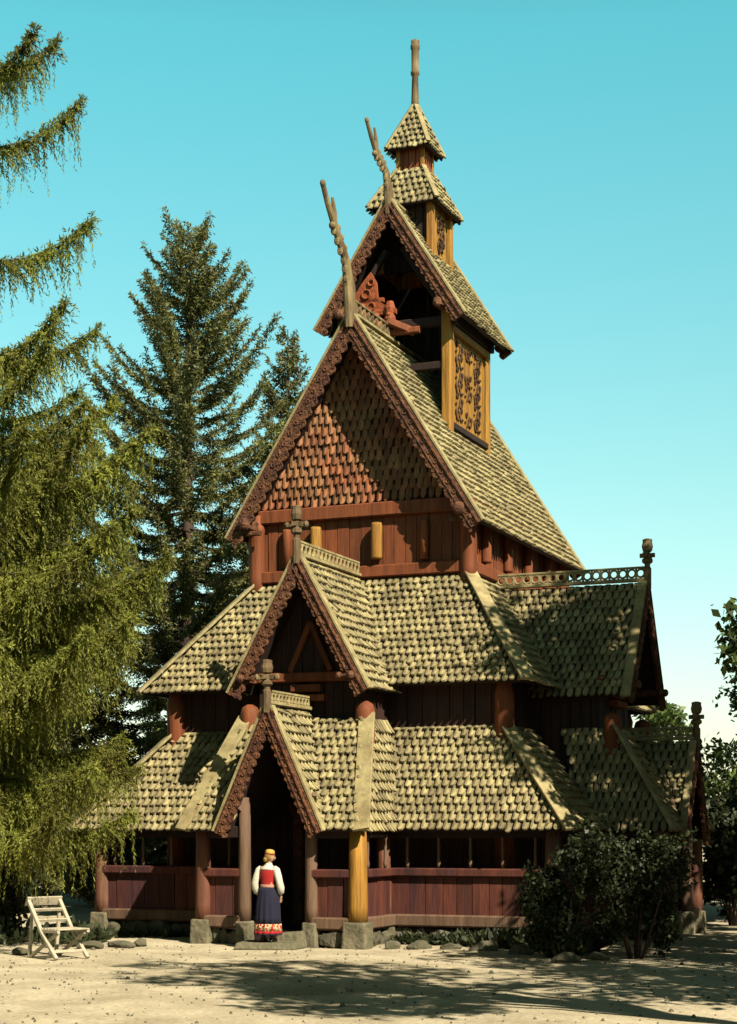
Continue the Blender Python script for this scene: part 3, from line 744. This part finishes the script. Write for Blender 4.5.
# ------------------------------------------------------------------ folding chair
def chair(loc, rz):
    o = empty('folding_chair', loc, rz)
    tag(o, 'pale weathered wooden folding garden chair standing on the gravel by the spruce', 'chair')
    w = .29
    for sg in (-1, 1):
        x = sg * w
        # long member: back stile running down to the front foot ; short member: rear leg up to the seat front
        b = MB(); b.bar((x, .50, 1.0), (x, .10, .46), .06, .06, up=(1, 0, 0)); b.bar((x, .10, .46), (x, -.36, .0), .06, .06, up=(1, 0, 0)); b.build('back_stile', M['chairwood'], o)
        b = MB(); b.bar((x * .86, .42, .78), (x * .86, .52, .0), .05, .055, up=(1, 0, 0)); b.build('prop_leg', M['chairwood'], o)
        b = MB(); b.bar((x * .88, .46, .0), (x * .88, -.34, .44), .05, .055, up=(1, 0, 0)); b.build('leg', M['chairwood'], o)
        b = MB(); b.bar((x * .95, .14, .46), (x * .95, -.40, .47), .05, .06); b.build('seat_rail', M['chairwood'], o)
    b = MB(); b.bar((-w - .03, .49, .96), (w + .03, .49, .96), .04, .16, up=(0, -.5, 1)); b.build('top_rail', M['chairwood'], o)
    for k in range(2):
        t = .35 + k * .33
        b = MB(); b.bar((-w, .50 - .40 * t, 1.0 - .54 * t), (w, .50 - .40 * t, 1.0 - .54 * t), .03, .055, up=(0, -.5, 1)); b.build('back_slat', M['chairwood'], o)
    for k in range(6):
        b = MB(); y = .10 - k * .095; b.bar((-w, y, .50), (w, y, .50), .065, .022); b.build('seat_slat', M['chairwood'], o)
    b = MB(); b.bar((-w, -.24, .12), (w, -.24, .12), .045, .05); b.build('stretcher', M['chairwood'], o)
    return o
ch_ = chair((atpx(60, 30.6), 30.6, .02), R(42)); ch_.scale = (1.1, 1.1, 1.02)

# ------------------------------------------------------------------ the woman
def skin_mesh(name, verts, edges, rad, m, parent, sub=2, root=0):
    me = bpy.data.meshes.new(name); me.from_pydata(verts, edges, []); me.update()
    ob = bpy.data.objects.new(name + '_tmp', me); COL.objects.link(ob)
    ob.modifiers.new('s', 'SKIN'); sm = ob.modifiers.new('u', 'SUBSURF'); sm.levels = sub; sm.render_levels = sub
    for i, v in enumerate(me.skin_vertices[0].data):
        r = rad[i]; v.radius = r if isinstance(r, tuple) else (r, r); v.use_root = (i == root)
    dg = bpy.context.evaluated_depsgraph_get(); dg.update()
    nm = bpy.data.meshes.new_from_object(ob.evaluated_get(dg))
    bpy.data.objects.remove(ob)
    return nm
def woman(loc, rz):
    P = empty('person', loc, rz)
    tag(P, 'woman in red bodice, white sleeves and dark skirt standing at the church porch', 'person')
    V = []; E = []; RD = []
    def v(p, r, par=None):
        V.append(p); RD.append(r)
        if par is not None: E.append((par, len(V) - 1))
        return len(V) - 1
    pel = v((0, 0, .93), (.15, .11)); sp = v((0, .01, 1.10), (.12, .095), pel); ch = v((.005, .005, 1.27), (.145, .10), sp); nb = v((.012, 0, 1.395), (.07, .065), ch)
    nk = v((.022, .012, 1.455), .05, nb); v((.03, .02, 1.50), .05, nk)
    for sg in (-1, 1):
        sh = v((sg * .155, 0, 1.345), .062, ch)
        el = v((sg * .245, -.03, 1.10), .045, sh); wr = v((sg * .235, .06, .885), .028, el)
        pm = v((sg * .23, .08, .83), (.034, .020), wr)
        for i, (dx, L) in enumerate(((-.024, .065), (-.008, .075), (.008, .072), (.024, .056))):
            a = v((sg * .23 + dx * .3, .085 + dx, .79), .009, pm); a2 = v((sg * .225 + dx * .3, .092 + dx, .79 - L * .5), .008, a); v((sg * .215 + dx * .3, .097 + dx, .79 - L), .007, a2)
        t = v((sg * .215, .115, .83), .010, pm); v((sg * .205, .135, .80), .008, t)
        hip = v((sg * .085, 0, .86), .095, pel); kn = v((sg * .09, .01, .48), .06, hip); an = v((sg * .09, -.01, .09), .036, kn); v((sg * .10, .13, .035), .036, an)
    me = skin_mesh('body', V, E, RD, M['skin'], P)
    # head as part of the body mesh
    hb = MB(Matrix.Translation((.034, .022, 1.575)) @ Matrix.Rotation(R(-48), 4, 'Z') @ Matrix.Rotation(R(-6), 4, 'X'))
    def hf(d):
        k = 1.0
        if d[2] < -.2: k *= 1 - .12 * (-d[2] - .2)
        if d[1] > .6: k *= .97
        return k
    hb.ell((0, 0, 0), (.073, .092, .112), 20, 14, hf)
    hb.ell((0, .092, -.012), (.014, .022, .026), 8, 6)                 # nose
    for sg in (-1, 1): hb.ell((sg * .074, -.005, -.01), (.010, .020, .030), 8, 6)
    hb.cur = 1
    for sg in (-1, 1): hb.ell((sg * .028, .084, .012), (.011, .008, .007), 8, 6)
    hb.cur = 2; hb.ell((0, .087, -.052), (.022, .008, .007), 8, 6)
    n0 = len(me.vertices); b = MB()
    b.v = [tuple(x.co) for x in me.vertices]; b.f = [list(p.vertices) for p in me.polygons]; b.mi = [0] * len(b.f)
    b.f += [[i + n0 for i in f] for f in hb.f]; b.mi += hb.mi; b.v += hb.v
    b.build('body', [M['skin'], M['eye'], M['lip']], P, True)
    # hair and headdress
    T = hb.T
    b = MB(T)
    b.ell((0, -.016, .018), (.083, .092, .110), 20, 12, lambda d: 1.0 if d[1] < .35 + .4 * max(d[2], 0) else .80)
    b.ell((0, -.085, -.055), (.050, .042, .055), 12, 8)
    b.build('hair', M['hair'], P, True)
    b = MB(T)
    b.lathe([(.083, -.012), (.089, 0), (.090, .04), (.080, .065), (.05, .082), (.01, .088)], (0, -.010, .055), 20)
    hat = b.build('headdress', M['goldcap'], P, True)
    b = MB(T); b.ring((0, -.010, .055), (1, 0, 0), (0, 1, 0), .088, .010, 20, 6); b.build('headdress_band', M['redcloth'], hat, True)
    # clothes
    def ellp(b, prof, n=24, fold=None):
        vs = []; k = len(prof)
        for (z, rx, ry, cx, cy) in prof:
            for j in range(n):
                t = 2 * math.pi * j / n; f = 1 + (fold(t, z) if fold else 0)
                vs.append((cx + rx * f * math.cos(t), cy + ry * f * math.sin(t), z))
        b.add(vs, [(i * n + j, i * n + (j + 1) % n, (i + 1) * n + (j + 1) % n, (i + 1) * n + j) for i in range(k - 1) for j in range(n)])
    b = MB(); ellp(b, [(1.02, .142, .112, 0, .01), (1.08, .135, .108, 0, .01), (1.18, .152, .116, .003, .008), (1.28, .172, .122, .006, .004), (1.345, .165, .105, .01, 0), (1.385, .115, .085, .012, 0), (1.40, .09, .075, .014, 0)])
    bod = b.build('bodice', M['redcloth'], P, True); bod.modifiers.new('t', 'SOLIDIFY').thickness = .006
    b = MB(); ellp(b, [(1.335, .176, .112, .01, 0), (1.362, .160, .106, .011, 0), (1.388, .126, .094, .012, 0), (1.405, .098, .082, .015, .002), (1.435, .062, .062, .018, .006), (1.458, .058, .058, .02, .01)]); col = b.build('collar', M['white'], P, True)
    col.modifiers.new('t', 'SOLIDIFY').thickness = .005
    for sg in (-1, 1):
        b = MB(); b.tube([(sg * .13, 0, 1.375), (sg * .175, -.003, 1.335), (sg * .215, -.016, 1.22), (sg * .252, -.03, 1.10), (sg * .258, .01, 1.0), (sg * .245, .048, .915), (sg * .238, .06, .885)], [.050, .068, .070, .066, .072, .060, .034], 14)
        b.build('sleeve', M['white'], P, True)
    b = MB(); ellp(b, [(1.00, .147, .118, 0, .01), (1.01, .152, .122, 0, .01), (1.06, .148, .120, 0, .01), (1.065, .142, .114, 0, .01)]); b.build('belt', M['pink'], P, True).modifiers.new('t', 'SOLIDIFY').thickness = .006
    b = MB()
    fold = lambda t, z: .055 * math.sin(13 * t + .6 * math.sin(3 * t)) * max(0, min(1, (1.02 - z) / .5)) + .02 * math.sin(5 * t) * max(0, min(1, (1.0 - z) / .6))
    n = 78
    pr = [(1.02, .140, .112, 0, .01), (.95, .172, .142, 0, .01), (.85, .200, .170, 0, .01), (.65, .222, .198, 0, .01), (.45, .225, .205, 0, .01), (.335, .236, .218, 0, .01)]
    ellp(b, pr, n, fold); b.cur = 1; ellp(b, [(.335, .236, .218, 0, .01), (.31, .238, .220, 0, .01), (.20, .248, .232, 0, .01)], n, fold)
    b.cur = 2; ellp(b, [(.20, .248, .232, 0, .01), (.155, .252, .236, 0, .01)], n, fold); b.cur = 0; ellp(b, [(.155, .252, .236, 0, .01), (.13, .254, .238, 0, .01)], n, fold)
    b.build('skirt', [M['navy'], M['hem'], M['redcloth']], P, True).modifiers.new('t', 'SOLIDIFY').thickness = .006
    for sg in (-1, 1):
        b = MB(); b.tube([(sg * .09, -.06, .04), (sg * .092, .0, .05), (sg * .098, .09, .04), (sg * .104, .17, .025)], [.036, .045, .042, .022], 10, 1.0)
        b.box((sg * .09 - .03, -.085, 0), (sg * .09 + .03, -.03, .03)); b.tube([(sg * .09, -.01, .05), (sg * .09, -.01, .14)], [.042, .044], 10)
        b.build('shoe', M['black'], P, True)
    P.scale = (1.02, 1.02, 1.02)
    return P
woman((atpx(268, 33.0), 32.95, .145), R(-22))

# ------------------------------------------------------------------ vegetation
def kites(pos, dr, ln, wd, name, m, parent=None):
    """thousands of small pointed sprays as one crown mesh"""
    n = len(pos); r = rng.normal(size=(n, 3)); a = np.cross(dr, r); a /= np.linalg.norm(a, axis=1)[:, None] + 1e-9
    l = ln[:, None]; w = wd[:, None]
    v = np.empty((n, 4, 3)); v[:, 0] = pos; v[:, 1] = pos + dr * l * .45 + a * w; v[:, 2] = pos + dr * l; v[:, 3] = pos + dr * l * .45 - a * w
    me = bpy.data.meshes.new(name); me.vertices.add(n * 4); me.vertices.foreach_set('co', v.ravel())
    me.loops.add(n * 4); me.loops.foreach_set('vertex_index', np.arange(n * 4, dtype=np.int32))
    me.polygons.add(n); me.polygons.foreach_set('loop_start', np.arange(n, dtype=np.int32) * 4)
    me.materials.append(m); me.update(calc_edges=True)
    o = bpy.data.objects.new(name, me); COL.objects.link(o); o.parent = parent
    return o
def norm(a): return a / (np.linalg.norm(a, axis=-1, keepdims=True) + 1e-9)
def spruce(loc, H, Rb, z0, label, seed, group=None, step=.42, nb=6, asc=(-8, 38), droop=.16, tw=.11, hang=.5, spray=(.16, .026), m='spruce', pw=.85, twl=.22, gap=0.0, ztop=None, extra=(), low=1.0, dn=.20):
    g = np.random.default_rng(seed)
    T = empty('spruce_tree', loc); tag(T, label, 'tree', group)
    b = MB(); b.tube([(0, 0, -.1), (.02, 0, H * .3), (0, .03, H * .6), (0, 0, H)], [H * .016, H * .012, H * .007, .015], 10)
    limbs = list(extra); z = z0; zt = ztop or H - .15
    while z < zt:
        fr = (z - z0) / (H - z0); a0 = g.uniform(0, 6.28); k_ = nb if fr < .95 else 4
        for k in range(k_):
            if g.random() < gap: continue
            limbs.append((z + g.uniform(-.15, .15), a0 + 6.283 * (k + g.uniform(-.3, .3)) / k_, max(.28, Rb * (1 - fr) ** pw * g.uniform(.60, 1.10) * (low + (1 - low) * min(1, fr / .12)))))
        z += step * g.uniform(.75, 1.25) * (1 - .35 * fr)
    PO = []; DI = []; LN = []
    for (zz, az, L) in limbs:
        fr = min(1, (zz - z0) / ((ztop or H) - z0))
        el = math.radians(asc[0] + (asc[1] - asc[0]) * fr + g.uniform(-8, 8))
        hd = np.array([math.cos(az), math.sin(az), 0]); sd = np.array([-hd[1], hd[0], 0])
        ns = max(4, int(L / tw))
        def curve(s): return np.outer(L * s, hd) + np.outer(zz + L * (math.tan(el) * s - droop * 2.4 * s * (1 - s) + .12 * s ** 3), [0, 0, 1]) + np.outer(.06 * L * np.sin(3 * s + az), sd)
        c = curve(np.linspace(0, .96, 8)); b.tube([tuple(p) for p in c], [(.007 * L + .006) * (1 - .93 * q) + .003 for q in np.linspace(0, 1, 8)], 5)
        s = .12 + .86 * (np.arange(ns) + g.random(ns)) / ns
        base = curve(s); fwd = norm(curve(s + .02) - base)
        segs = []
        for sg in (-1, 1):
            tl = (twl * L * np.minimum(1, 2.2 * s) * (1.02 - s) ** .6 + .14) * g.uniform(.6, 1.25, ns)
            d = norm(fwd * g.uniform(.45, 1.0, ns)[:, None] + sg * np.outer(g.uniform(.5, .9, ns), sd) + np.outer(-g.uniform(.1, .9, ns) * hang, [0, 0, 1]))
            segs += [(base[i], d[i], tl[i]) for i in range(ns)]
        segs += [(base[i], norm(fwd[i] + g.normal(size=3) * .3 + np.array([0, 0, .25])), g.uniform(.14, .26)) for i in range(ns)]
        if hang > .8: segs += [(base[i], norm(fwd[i] * .6 + g.normal(size=3) * .5 + np.array([0, 0, .35])), g.uniform(.14, .28)) for i in range(ns)]
        if hang > .8:      # weeping side shoots hanging straight down
            segs += [(base[i], norm(np.array([g.normal() * .18, g.normal() * .18, -1.0])), g.uniform(.25, .8) * min(1, L / 2.5)) for i in range(ns) if s[i] > .2]
        segs.append((curve(np.array([.90]))[0], fwd[-1], .12 * L))
        for (p0, dd, tl) in segs:
            mm = max(4, int(tl / (spray[0] * dn)))
            t = (np.arange(mm) + g.random(mm)) / mm
            q = p0 + np.outer(t * tl, dd); q[:, 2] -= hang * .45 * tl * t ** 2
            jit = norm(g.normal(size=(mm, 3)))
            PO.append(q); DI.append(norm(dd * .75 + jit * .75 + np.array([0, 0, -.18 - .25 * hang]))); LN.append(spray[0] * g.uniform(.6, 1.25, mm) * (1.1 - .45 * t))
    b.build('trunk', M['bark'], T, True)
    PO = np.concatenate(PO); DI = np.concatenate(DI); LN = np.concatenate(LN)
    print('spruce sprays', len(PO))
    kites(PO, DI, LN, LN * spray[1] / spray[0], 'crown', M[m], T)
    return T
def leaf_blob(name, T, blobs, n, size, m, seed, shape=.45):
    g = np.random.default_rng(seed); PO = []; DI = []; LN = []
    for (c, r, k) in blobs:
        nn = int(n * k); ncl = max(6, nn // 28)
        d = norm(g.normal(size=(ncl, 3))); rad = g.uniform(.25, 1.0, ncl) ** .5
        cc = np.array(c) + d * rad[:, None] * np.array(r)
        for p in cc:
            q = p + g.normal(size=(28, 3)) * np.array(r).mean() * .13
            PO.append(q); DI.append(norm(g.normal(size=(28, 3)) + np.array([0, 0, -.3]))); LN.append(size * g.uniform(.6, 1.3, 28))
    PO = np.concatenate(PO); DI = np.concatenate(DI); LN = np.concatenate(LN)
    return kites(PO, DI, LN, LN * shape * .6, name, m, T)
def broadleaf(loc, H, cr, label, seed, group=None, n=9000, size=.22, m='leaf', low=.35, flat=1.0, name='broadleaf_tree', extra=()):
    g = np.random.default_rng(seed); T = empty(name, loc); tag(T, label, 'tree', group)
    b = MB(); b.tube([(0, 0, -.1), (.1, .05, H * .25), (0, .1, H * .55), (0, 0, H * .85)], [H * .022, H * .017, H * .011, .03], 10)
    bl = []
    for i in range(16):
        a = g.uniform(0, 6.28); t = g.uniform(low, .92); rr = cr * math.sin(math.pi * min(1, (t - low) / (1 - low) * .8 + .2)) * g.uniform(.35, .85)
        c = (rr * math.cos(a), rr * math.sin(a), H * t); r = cr * g.uniform(.25, .45)
        bl.append((c, (r, r, r * .75), 1 / 16))
        b.tube([(0, .05, c[2] * .62), (c[0] * .5, c[1] * .5, c[2] * .85), c], [H * .008, H * .005, .012], 6)
    for (c, r, k) in extra:
        bl.append((c, (r, r, r), k)); b.tube([(0, .05, c[2] * .75), (c[0] * .5, c[1] * .5, c[2] * .9), c], [H * .006, H * .004, .012], 6)
    b.build('trunk', M['bark'], T, True); leaf_blob('crown', T, bl, n, size, M[m], seed + 1)
    return T
def bush(loc, r, h, label, seed, n=3500, size=.12, m='leaf', group=None, name='shrub', cat='shrub', prop=None):
    g = np.random.default_rng(seed); T = empty(name, loc); tag(T, label, cat, group)
    b = MB(); bl = []
    for i in range(9):
        a = g.uniform(0, 6.28); rr = r * g.uniform(.1, .75); t = g.uniform(.25, .85)
        c = (rr * math.cos(a), rr * math.sin(a), h * t); q = g.uniform(.25, .4)
        bl.append((c, (r * q * 1.2, r * q * 1.2, h * q * .8), 1 / 9)); b.tube([(c[0] * .15, c[1] * .15, -.05), (c[0] * .6, c[1] * .6, c[2] * .55), c], [.03, .02, .008], 5)
    b.build('stem', M['bark'], T, True); leaf_blob('foliage', T, bl, n, size, M[m], seed + 1)
    return T

# the big spruce behind the church, the smaller one beside it
spruce((-5.4, 52, 0), 20.4, 6.3, 1.2, 'tall dark spruce with pointed top behind the left side of the church', 5, 'spruces left of the church', step=.52, nb=6, asc=(-10, 40), droop=.24, hang=.45, pw=.62, spray=(.15, .024), gap=.04, twl=.18, tw=.075, dn=.17)
spruce((-2.6, 56, 0), 18.4, 3.6, 2, 'shorter spruce whose top shows just left of the main gable', 9, 'spruces left of the church', step=.52, nb=6, asc=(-8, 38), hang=.45, spray=(.17, .028), pw=.78, twl=.17, tw=.08, dn=.17)
spruce((-11.6, 60, 0), 13.0, 3.8, 1, 'distant spruce seen in the gap at the left edge', 13, 'spruces left of the church', step=.6, nb=6, hang=.5, spray=(.24, .04))
spruce((-9.6, 52, 0), 13.5, 3.6, 1, 'mid height dark spruce half hidden behind the near spruce', 17, 'spruces left of the church', step=.5, nb=7, asc=(-10, 38), hang=.5, spray=(.20, .033), pw=.6)
# the near spruce at the left edge: long weeping branches entering the picture
bo = [(10.3, .15, 2.7), (9.9, -.2, 3.0), (10.1, -.7, 3.2), (9.6, .25, 3.4), (16.7, -.1, 2.35), (16.4, -.6, 2.5), (15.2, .02, 2.75), (13.2, -.05, 3.0), (11.4, .0, 3.05), (11.2, -.55, 3.1), (11.6, 1.2, 2.8), (13.3, 2.2, 2.6), (15.2, 3.2, 2.4), (12.6, 4.0, 2.8), (17.5, 1.7, 2.2), (18.5, -.5, 1.7), (18.8, 3.5, 1.8), (19.8, 2.6, 1.4), (20.4, .5, 1.1), (21.0, 4.4, .9), (16.6, 4.6, 2.2), (14.0, 5.2, 2.7)]
spruce((-8.1, 32.6, 0), 22.0, 4.75, 2.9, 'near spruce at the left edge with long weeping yellow-green branches', 21, 'spruces left of the church', step=.42, nb=8, asc=(-16, 6), droop=.20, hang=1.1, pw=.25, spray=(.115, .0145), m='spruce_l', dn=.15, tw=.052, twl=.22, gap=.26, ztop=9.7, extra=bo, low=.72)

# ------------------------------------------------------------------ right side
broadleaf((10.0, 43, 0), 8.1, 2.6, 'leafy tree at the right edge of the picture beyond the church', 31, 'broadleaf trees right of the church', n=16000, size=.17, low=.12)
broadleaf((12.3, 72, 0), 8.9, 2.2, 'small bright green tree far behind the south porch', 33, 'broadleaf trees right of the church', n=6000, size=.28, low=.15)
# shading trees just outside the frame to the right
broadleaf((10.6, 28.4, 0), 18.5, 4.2, 'tall broadleaf tree shading the south side of the church', 41, 'broadleaf trees right of the church', n=17000, size=.24, low=.22, extra=[((-2.0, 0, 14.0), 1.1, .045), ((-2.7, .4, 12.4), 1.1, .045), ((-1.3, 0, 15.4), 1.1, .045), ((-2.6, 0, 10.8), 1.0, .045), ((-1.6, .3, 12.9), 1.2, .045)])
broadleaf((8.8, 29.3, 0), 10.5, 2.5, 'lower bushy tree in front of the tall shading tree', 42, 'broadleaf trees right of the church', n=12000, size=.20, low=.12, extra=[((-1.6, 0, 7.0), .8, .06), ((-1.0, .5, 8.4), .8, .06), ((-2.0, .2, 5.6), .8, .06), ((-.5, .2, 9.3), .9, .06)])
broadleaf((15.0, 29.5, 0), 18.0, 4.4, 'tall broadleaf tree behind the first shading tree', 43, 'broadleaf trees right of the church', n=16000, size=.30, low=.2)
broadleaf((7.9, 15.2, 0), 14.5, 4.2, 'broadleaf tree right of the viewer shading the gravel', 47, 'broadleaf trees right of the church', n=8000, size=.28, low=.58)
broadleaf((10.8, 19.5, 0), 12.5, 4.2, 'second broadleaf tree right of the viewer shading the gravel', 49, 'broadleaf trees right of the church', n=10000, size=.28, low=.40)
for (x, y, sd_) in ((15.5, 38, 61), (17.0, 46, 62), (20.5, 34, 63)):  # dense trees added out of view to block sky light from the right
    broadleaf((x, y, 0), 17.0, 4.8, 'added unseen dense tree blocking sky light on the far right', sd_, 'broadleaf trees right of the church', n=14000, size=.42, low=.08)
# added unseen trees behind the viewer, put in to cut the low sky fill
pt = broadleaf((-17, 8, 0), 19.0, 6.5, 'added unseen tall tree behind the viewer, blocking low sky light', 51, 'added trees behind the viewer', n=7000, size=.75, low=.12)
for (x, y, k) in ((-20, 20, 1.0), (-13, -5, 1.1), (-4, -14, 1.15), (6, -16, 1.1), (16, -10, 1.0), (22, 4, 1.0), (26, 18, .95), (-24, 32, 1.0), (0, -24, 1.3), (14, -24, 1.3), (-16, -18, 1.3), (28, 32, 1.0)):
    r_ = pt.copy(); COL.objects.link(r_); r_.location = (x, y, 0); r_.rotation_euler = (0, 0, x * 1.7); r_.scale = (k, k, k)
    for ch in pt.children:
        c_ = ch.copy(); COL.objects.link(c_); c_.parent = r_
# undergrowth
for i, (x, y, r, h, lab) in enumerate((
    (3.35, 30.2, .75, 1.9, 'dark leafy shrub in front of the gallery corner, left of two'),
    (4.75, 30.9, .95, 2.3, 'bigger dark leafy shrub in front of the gallery corner, right of two'))):
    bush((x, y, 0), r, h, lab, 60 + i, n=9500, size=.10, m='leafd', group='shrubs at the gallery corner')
for i, (x, y, r, h, lab) in enumerate((
    (-8.3, 37.5, 1.5, 3.2, 'taller dark bush left of the church behind the folding chair'),
    (-7.4, 35.0, 1.15, 1.8, 'low dark bush in the shade right behind the folding chair'),
    (-10.5, 42, 2.4, 4.2, 'large dark bush behind the near spruce'),
    (-7.0, 47, 2.2, 3.5, 'dark bush below the tall spruce'),
    (8.6, 41, 1.2, 2.8, 'dark bush right of the south porch'),
    (10.2, 47, 2.2, 4.0, 'wide bush behind the south porch'),
    (13.5, 55, 3.2, 5.0, 'far bush beyond the right edge tree'),
    (7.5, 58, 3.0, 4.4, 'far bush half hidden by the south porch'))):
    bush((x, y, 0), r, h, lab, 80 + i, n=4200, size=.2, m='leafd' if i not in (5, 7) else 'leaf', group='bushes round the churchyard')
def scatter(name, m, label, pts, size, up=.6, per=9):
    g = np.random.default_rng(5); PO = []; DI = []; LN = []
    for (x, y, k) in pts:
        n_ = per; q = np.column_stack([x + g.normal(size=n_) * .07 * k, y + g.normal(size=n_) * .07 * k, np.full(n_, .005) + g.random(n_) * .10 * k * up])
        d = norm(np.column_stack([g.normal(size=n_) * .8, g.normal(size=n_) * .8, np.abs(g.normal(size=n_)) * up + .05])); PO.append(q); DI.append(d); LN.append(size * k * g.uniform(.5, 1.3, n_))
    PO = np.concatenate(PO); DI = np.concatenate(DI); LN = np.concatenate(LN)
    o = kites(PO, DI, LN, LN * .16, name, m); tag(o, label, None, None, 'stuff'); return o
gw_ = np.random.default_rng(8); wp = []
for i in range(420):
    t = gw_.random() ** .7; p = world(1.9 + 4.2 * t, -6.15 - gw_.random() * (.25 + 1.6 * t ** 2)); wp.append((p.x, p.y, gw_.uniform(.5, 1.0 + 1.2 * t)))
for i in range(90):
    p = world(-5.2 + 3.6 * gw_.random(), -6.1 - abs(gw_.normal()) * .12); wp.append((p.x, p.y, gw_.uniform(.4, 1.0)))
for i in range(160):
    wp.append((gw_.uniform(-9.5, -5.2), gw_.uniform(33, 36.5), gw_.uniform(.6, 1.8)))
scatter('weeds', M['leafd'], 'low weeds and grass growing along the stone foot of the church', wp, .20, 1.0, 10)
lp = [(gw_.uniform(-9, 10), gw_.uniform(20, 34), gw_.uniform(.3, 1.0)) for i in range(380)]
scatter('fallen_leaves', M['litter'], 'dry leaves and needles scattered on the gravel', lp, .045, .12, 2)
b = MB()
for i in range(1500):
    y = gw_.uniform(19, 34); x = gw_.uniform(-9, 9.5); r_ = gw_.uniform(.008, .032) * (1 + (gw_.random() < .04)); z_ = gz(x, y)
    a_ = gw_.uniform(0, 6.28); ca, sa = math.cos(a_) * r_, math.sin(a_) * r_
    b.add([(x + ca, y + sa, z_ - .01), (x - sa, y + ca, z_ - .01), (x - ca, y - sa, z_ - .01), (x + sa, y - ca, z_ - .01), (x + ca * .3, y + sa * .4, z_ + r_ * .9), (x - ca * .5, y - sa * .2, z_ + r_ * .8)],
          [(0, 1, 4), (1, 5, 4), (1, 2, 5), (2, 3, 5), (3, 4, 5), (3, 0, 4)])
tag(b.build('pebbles', M['rock']), 'small loose pebbles on the gravel', None, None, 'stuff')
# far wood closing the horizon
def wood():
    g = np.random.default_rng(3); bl = []
    for i in range(90):
        x = -45 + i; bl.append(((x + g.uniform(-.5, .5), 82 + g.uniform(-4, 4), g.uniform(.8, 3.2)), (2.0, 2.0, 2.2), 1 / 90))
    o = leaf_blob('far_wood', None, bl, 26000, .55, M['leafd'], 4); tag(o, 'low dark wood closing the view behind the church', 'wood', None, 'stuff')
wood()

# ------------------------------------------------------------------ light, sky, camera
EL = R(41); AZ = R(145)
sd = Vector((math.sin(AZ) * math.cos(EL), math.cos(AZ) * math.cos(EL), math.sin(EL)))
sl = bpy.data.lights.new('sun', 'SUN'); sl.energy = 4.9; sl.angle = R(.5); sl.color = (1.0, .90, .70)
so = bpy.data.objects.new('sun', sl); COL.objects.link(so); so.rotation_euler = sd.to_track_quat('Z', 'Y').to_euler(); so.location = (20, -10, 40)
w = bpy.data.worlds.new('World'); S.world = w; w.use_nodes = True
N = w.node_tree.nodes; L = w.node_tree.links; bg = N['Background']
sk = N.new('ShaderNodeTexSky'); sk.sky_type = 'NISHITA'; sk.sun_disc = False; sk.sun_elevation = EL; sk.sun_rotation = AZ
sk.air_density = 1.0; sk.dust_density = 1.0; sk.ozone_density = 1.0
mx = N.new('ShaderNodeMix'); mx.data_type = 'RGBA'; mx.blend_type = 'MULTIPLY'; mx.inputs[0].default_value = 1
L.new(sk.outputs[0], mx.inputs[6])
tg = N.new('ShaderNodeTexCoord'); sx = N.new('ShaderNodeSeparateXYZ'); L.new(tg.outputs['Generated'], sx.inputs[0])
cr = N.new('ShaderNodeValToRGB'); L.new(sx.outputs['Z'], cr.inputs['Fac']); L.new(cr.outputs['Color'], mx.inputs[7])
el = cr.color_ramp.elements
el[0].position = .0; el[0].color = (1.35, 1.15, .98, 1)
el[1].position = .42; el[1].color = (.62, 1.75, 1.22, 1)
for p_, c_ in ((.2, (1.0, 1.42, 1.02, 1)), (.60, (.36, .40, .22, 1)), (1.0, (.22, .17, .09, 1))):
    e_ = el.new(p_); e_.color = c_
L.new(mx.outputs[2], bg.inputs['Color']); bg.inputs['Strength'].default_value = .056
S.view_settings.view_transform = 'Standard'; S.view_settings.look = 'None'; S.view_settings.exposure = 1.53; S.view_settings.gamma = 1
cd = bpy.data.cameras.new('camera'); co = bpy.data.objects.new('camera', cd); COL.objects.link(co)
co.location = (0, 0, 2.25); co.rotation_euler = (R(90), 0, 0)
cd.sensor_width = 36; cd.sensor_fit = 'AUTO'; cd.lens = 1738.3 / 1024 * 36; cd.shift_y = 318.6 / 1024; cd.clip_end = 5000
S.camera = co
S.cycles.diffuse_bounces = 2
S.render.resolution_x = 737; S.render.resolution_y = 1024
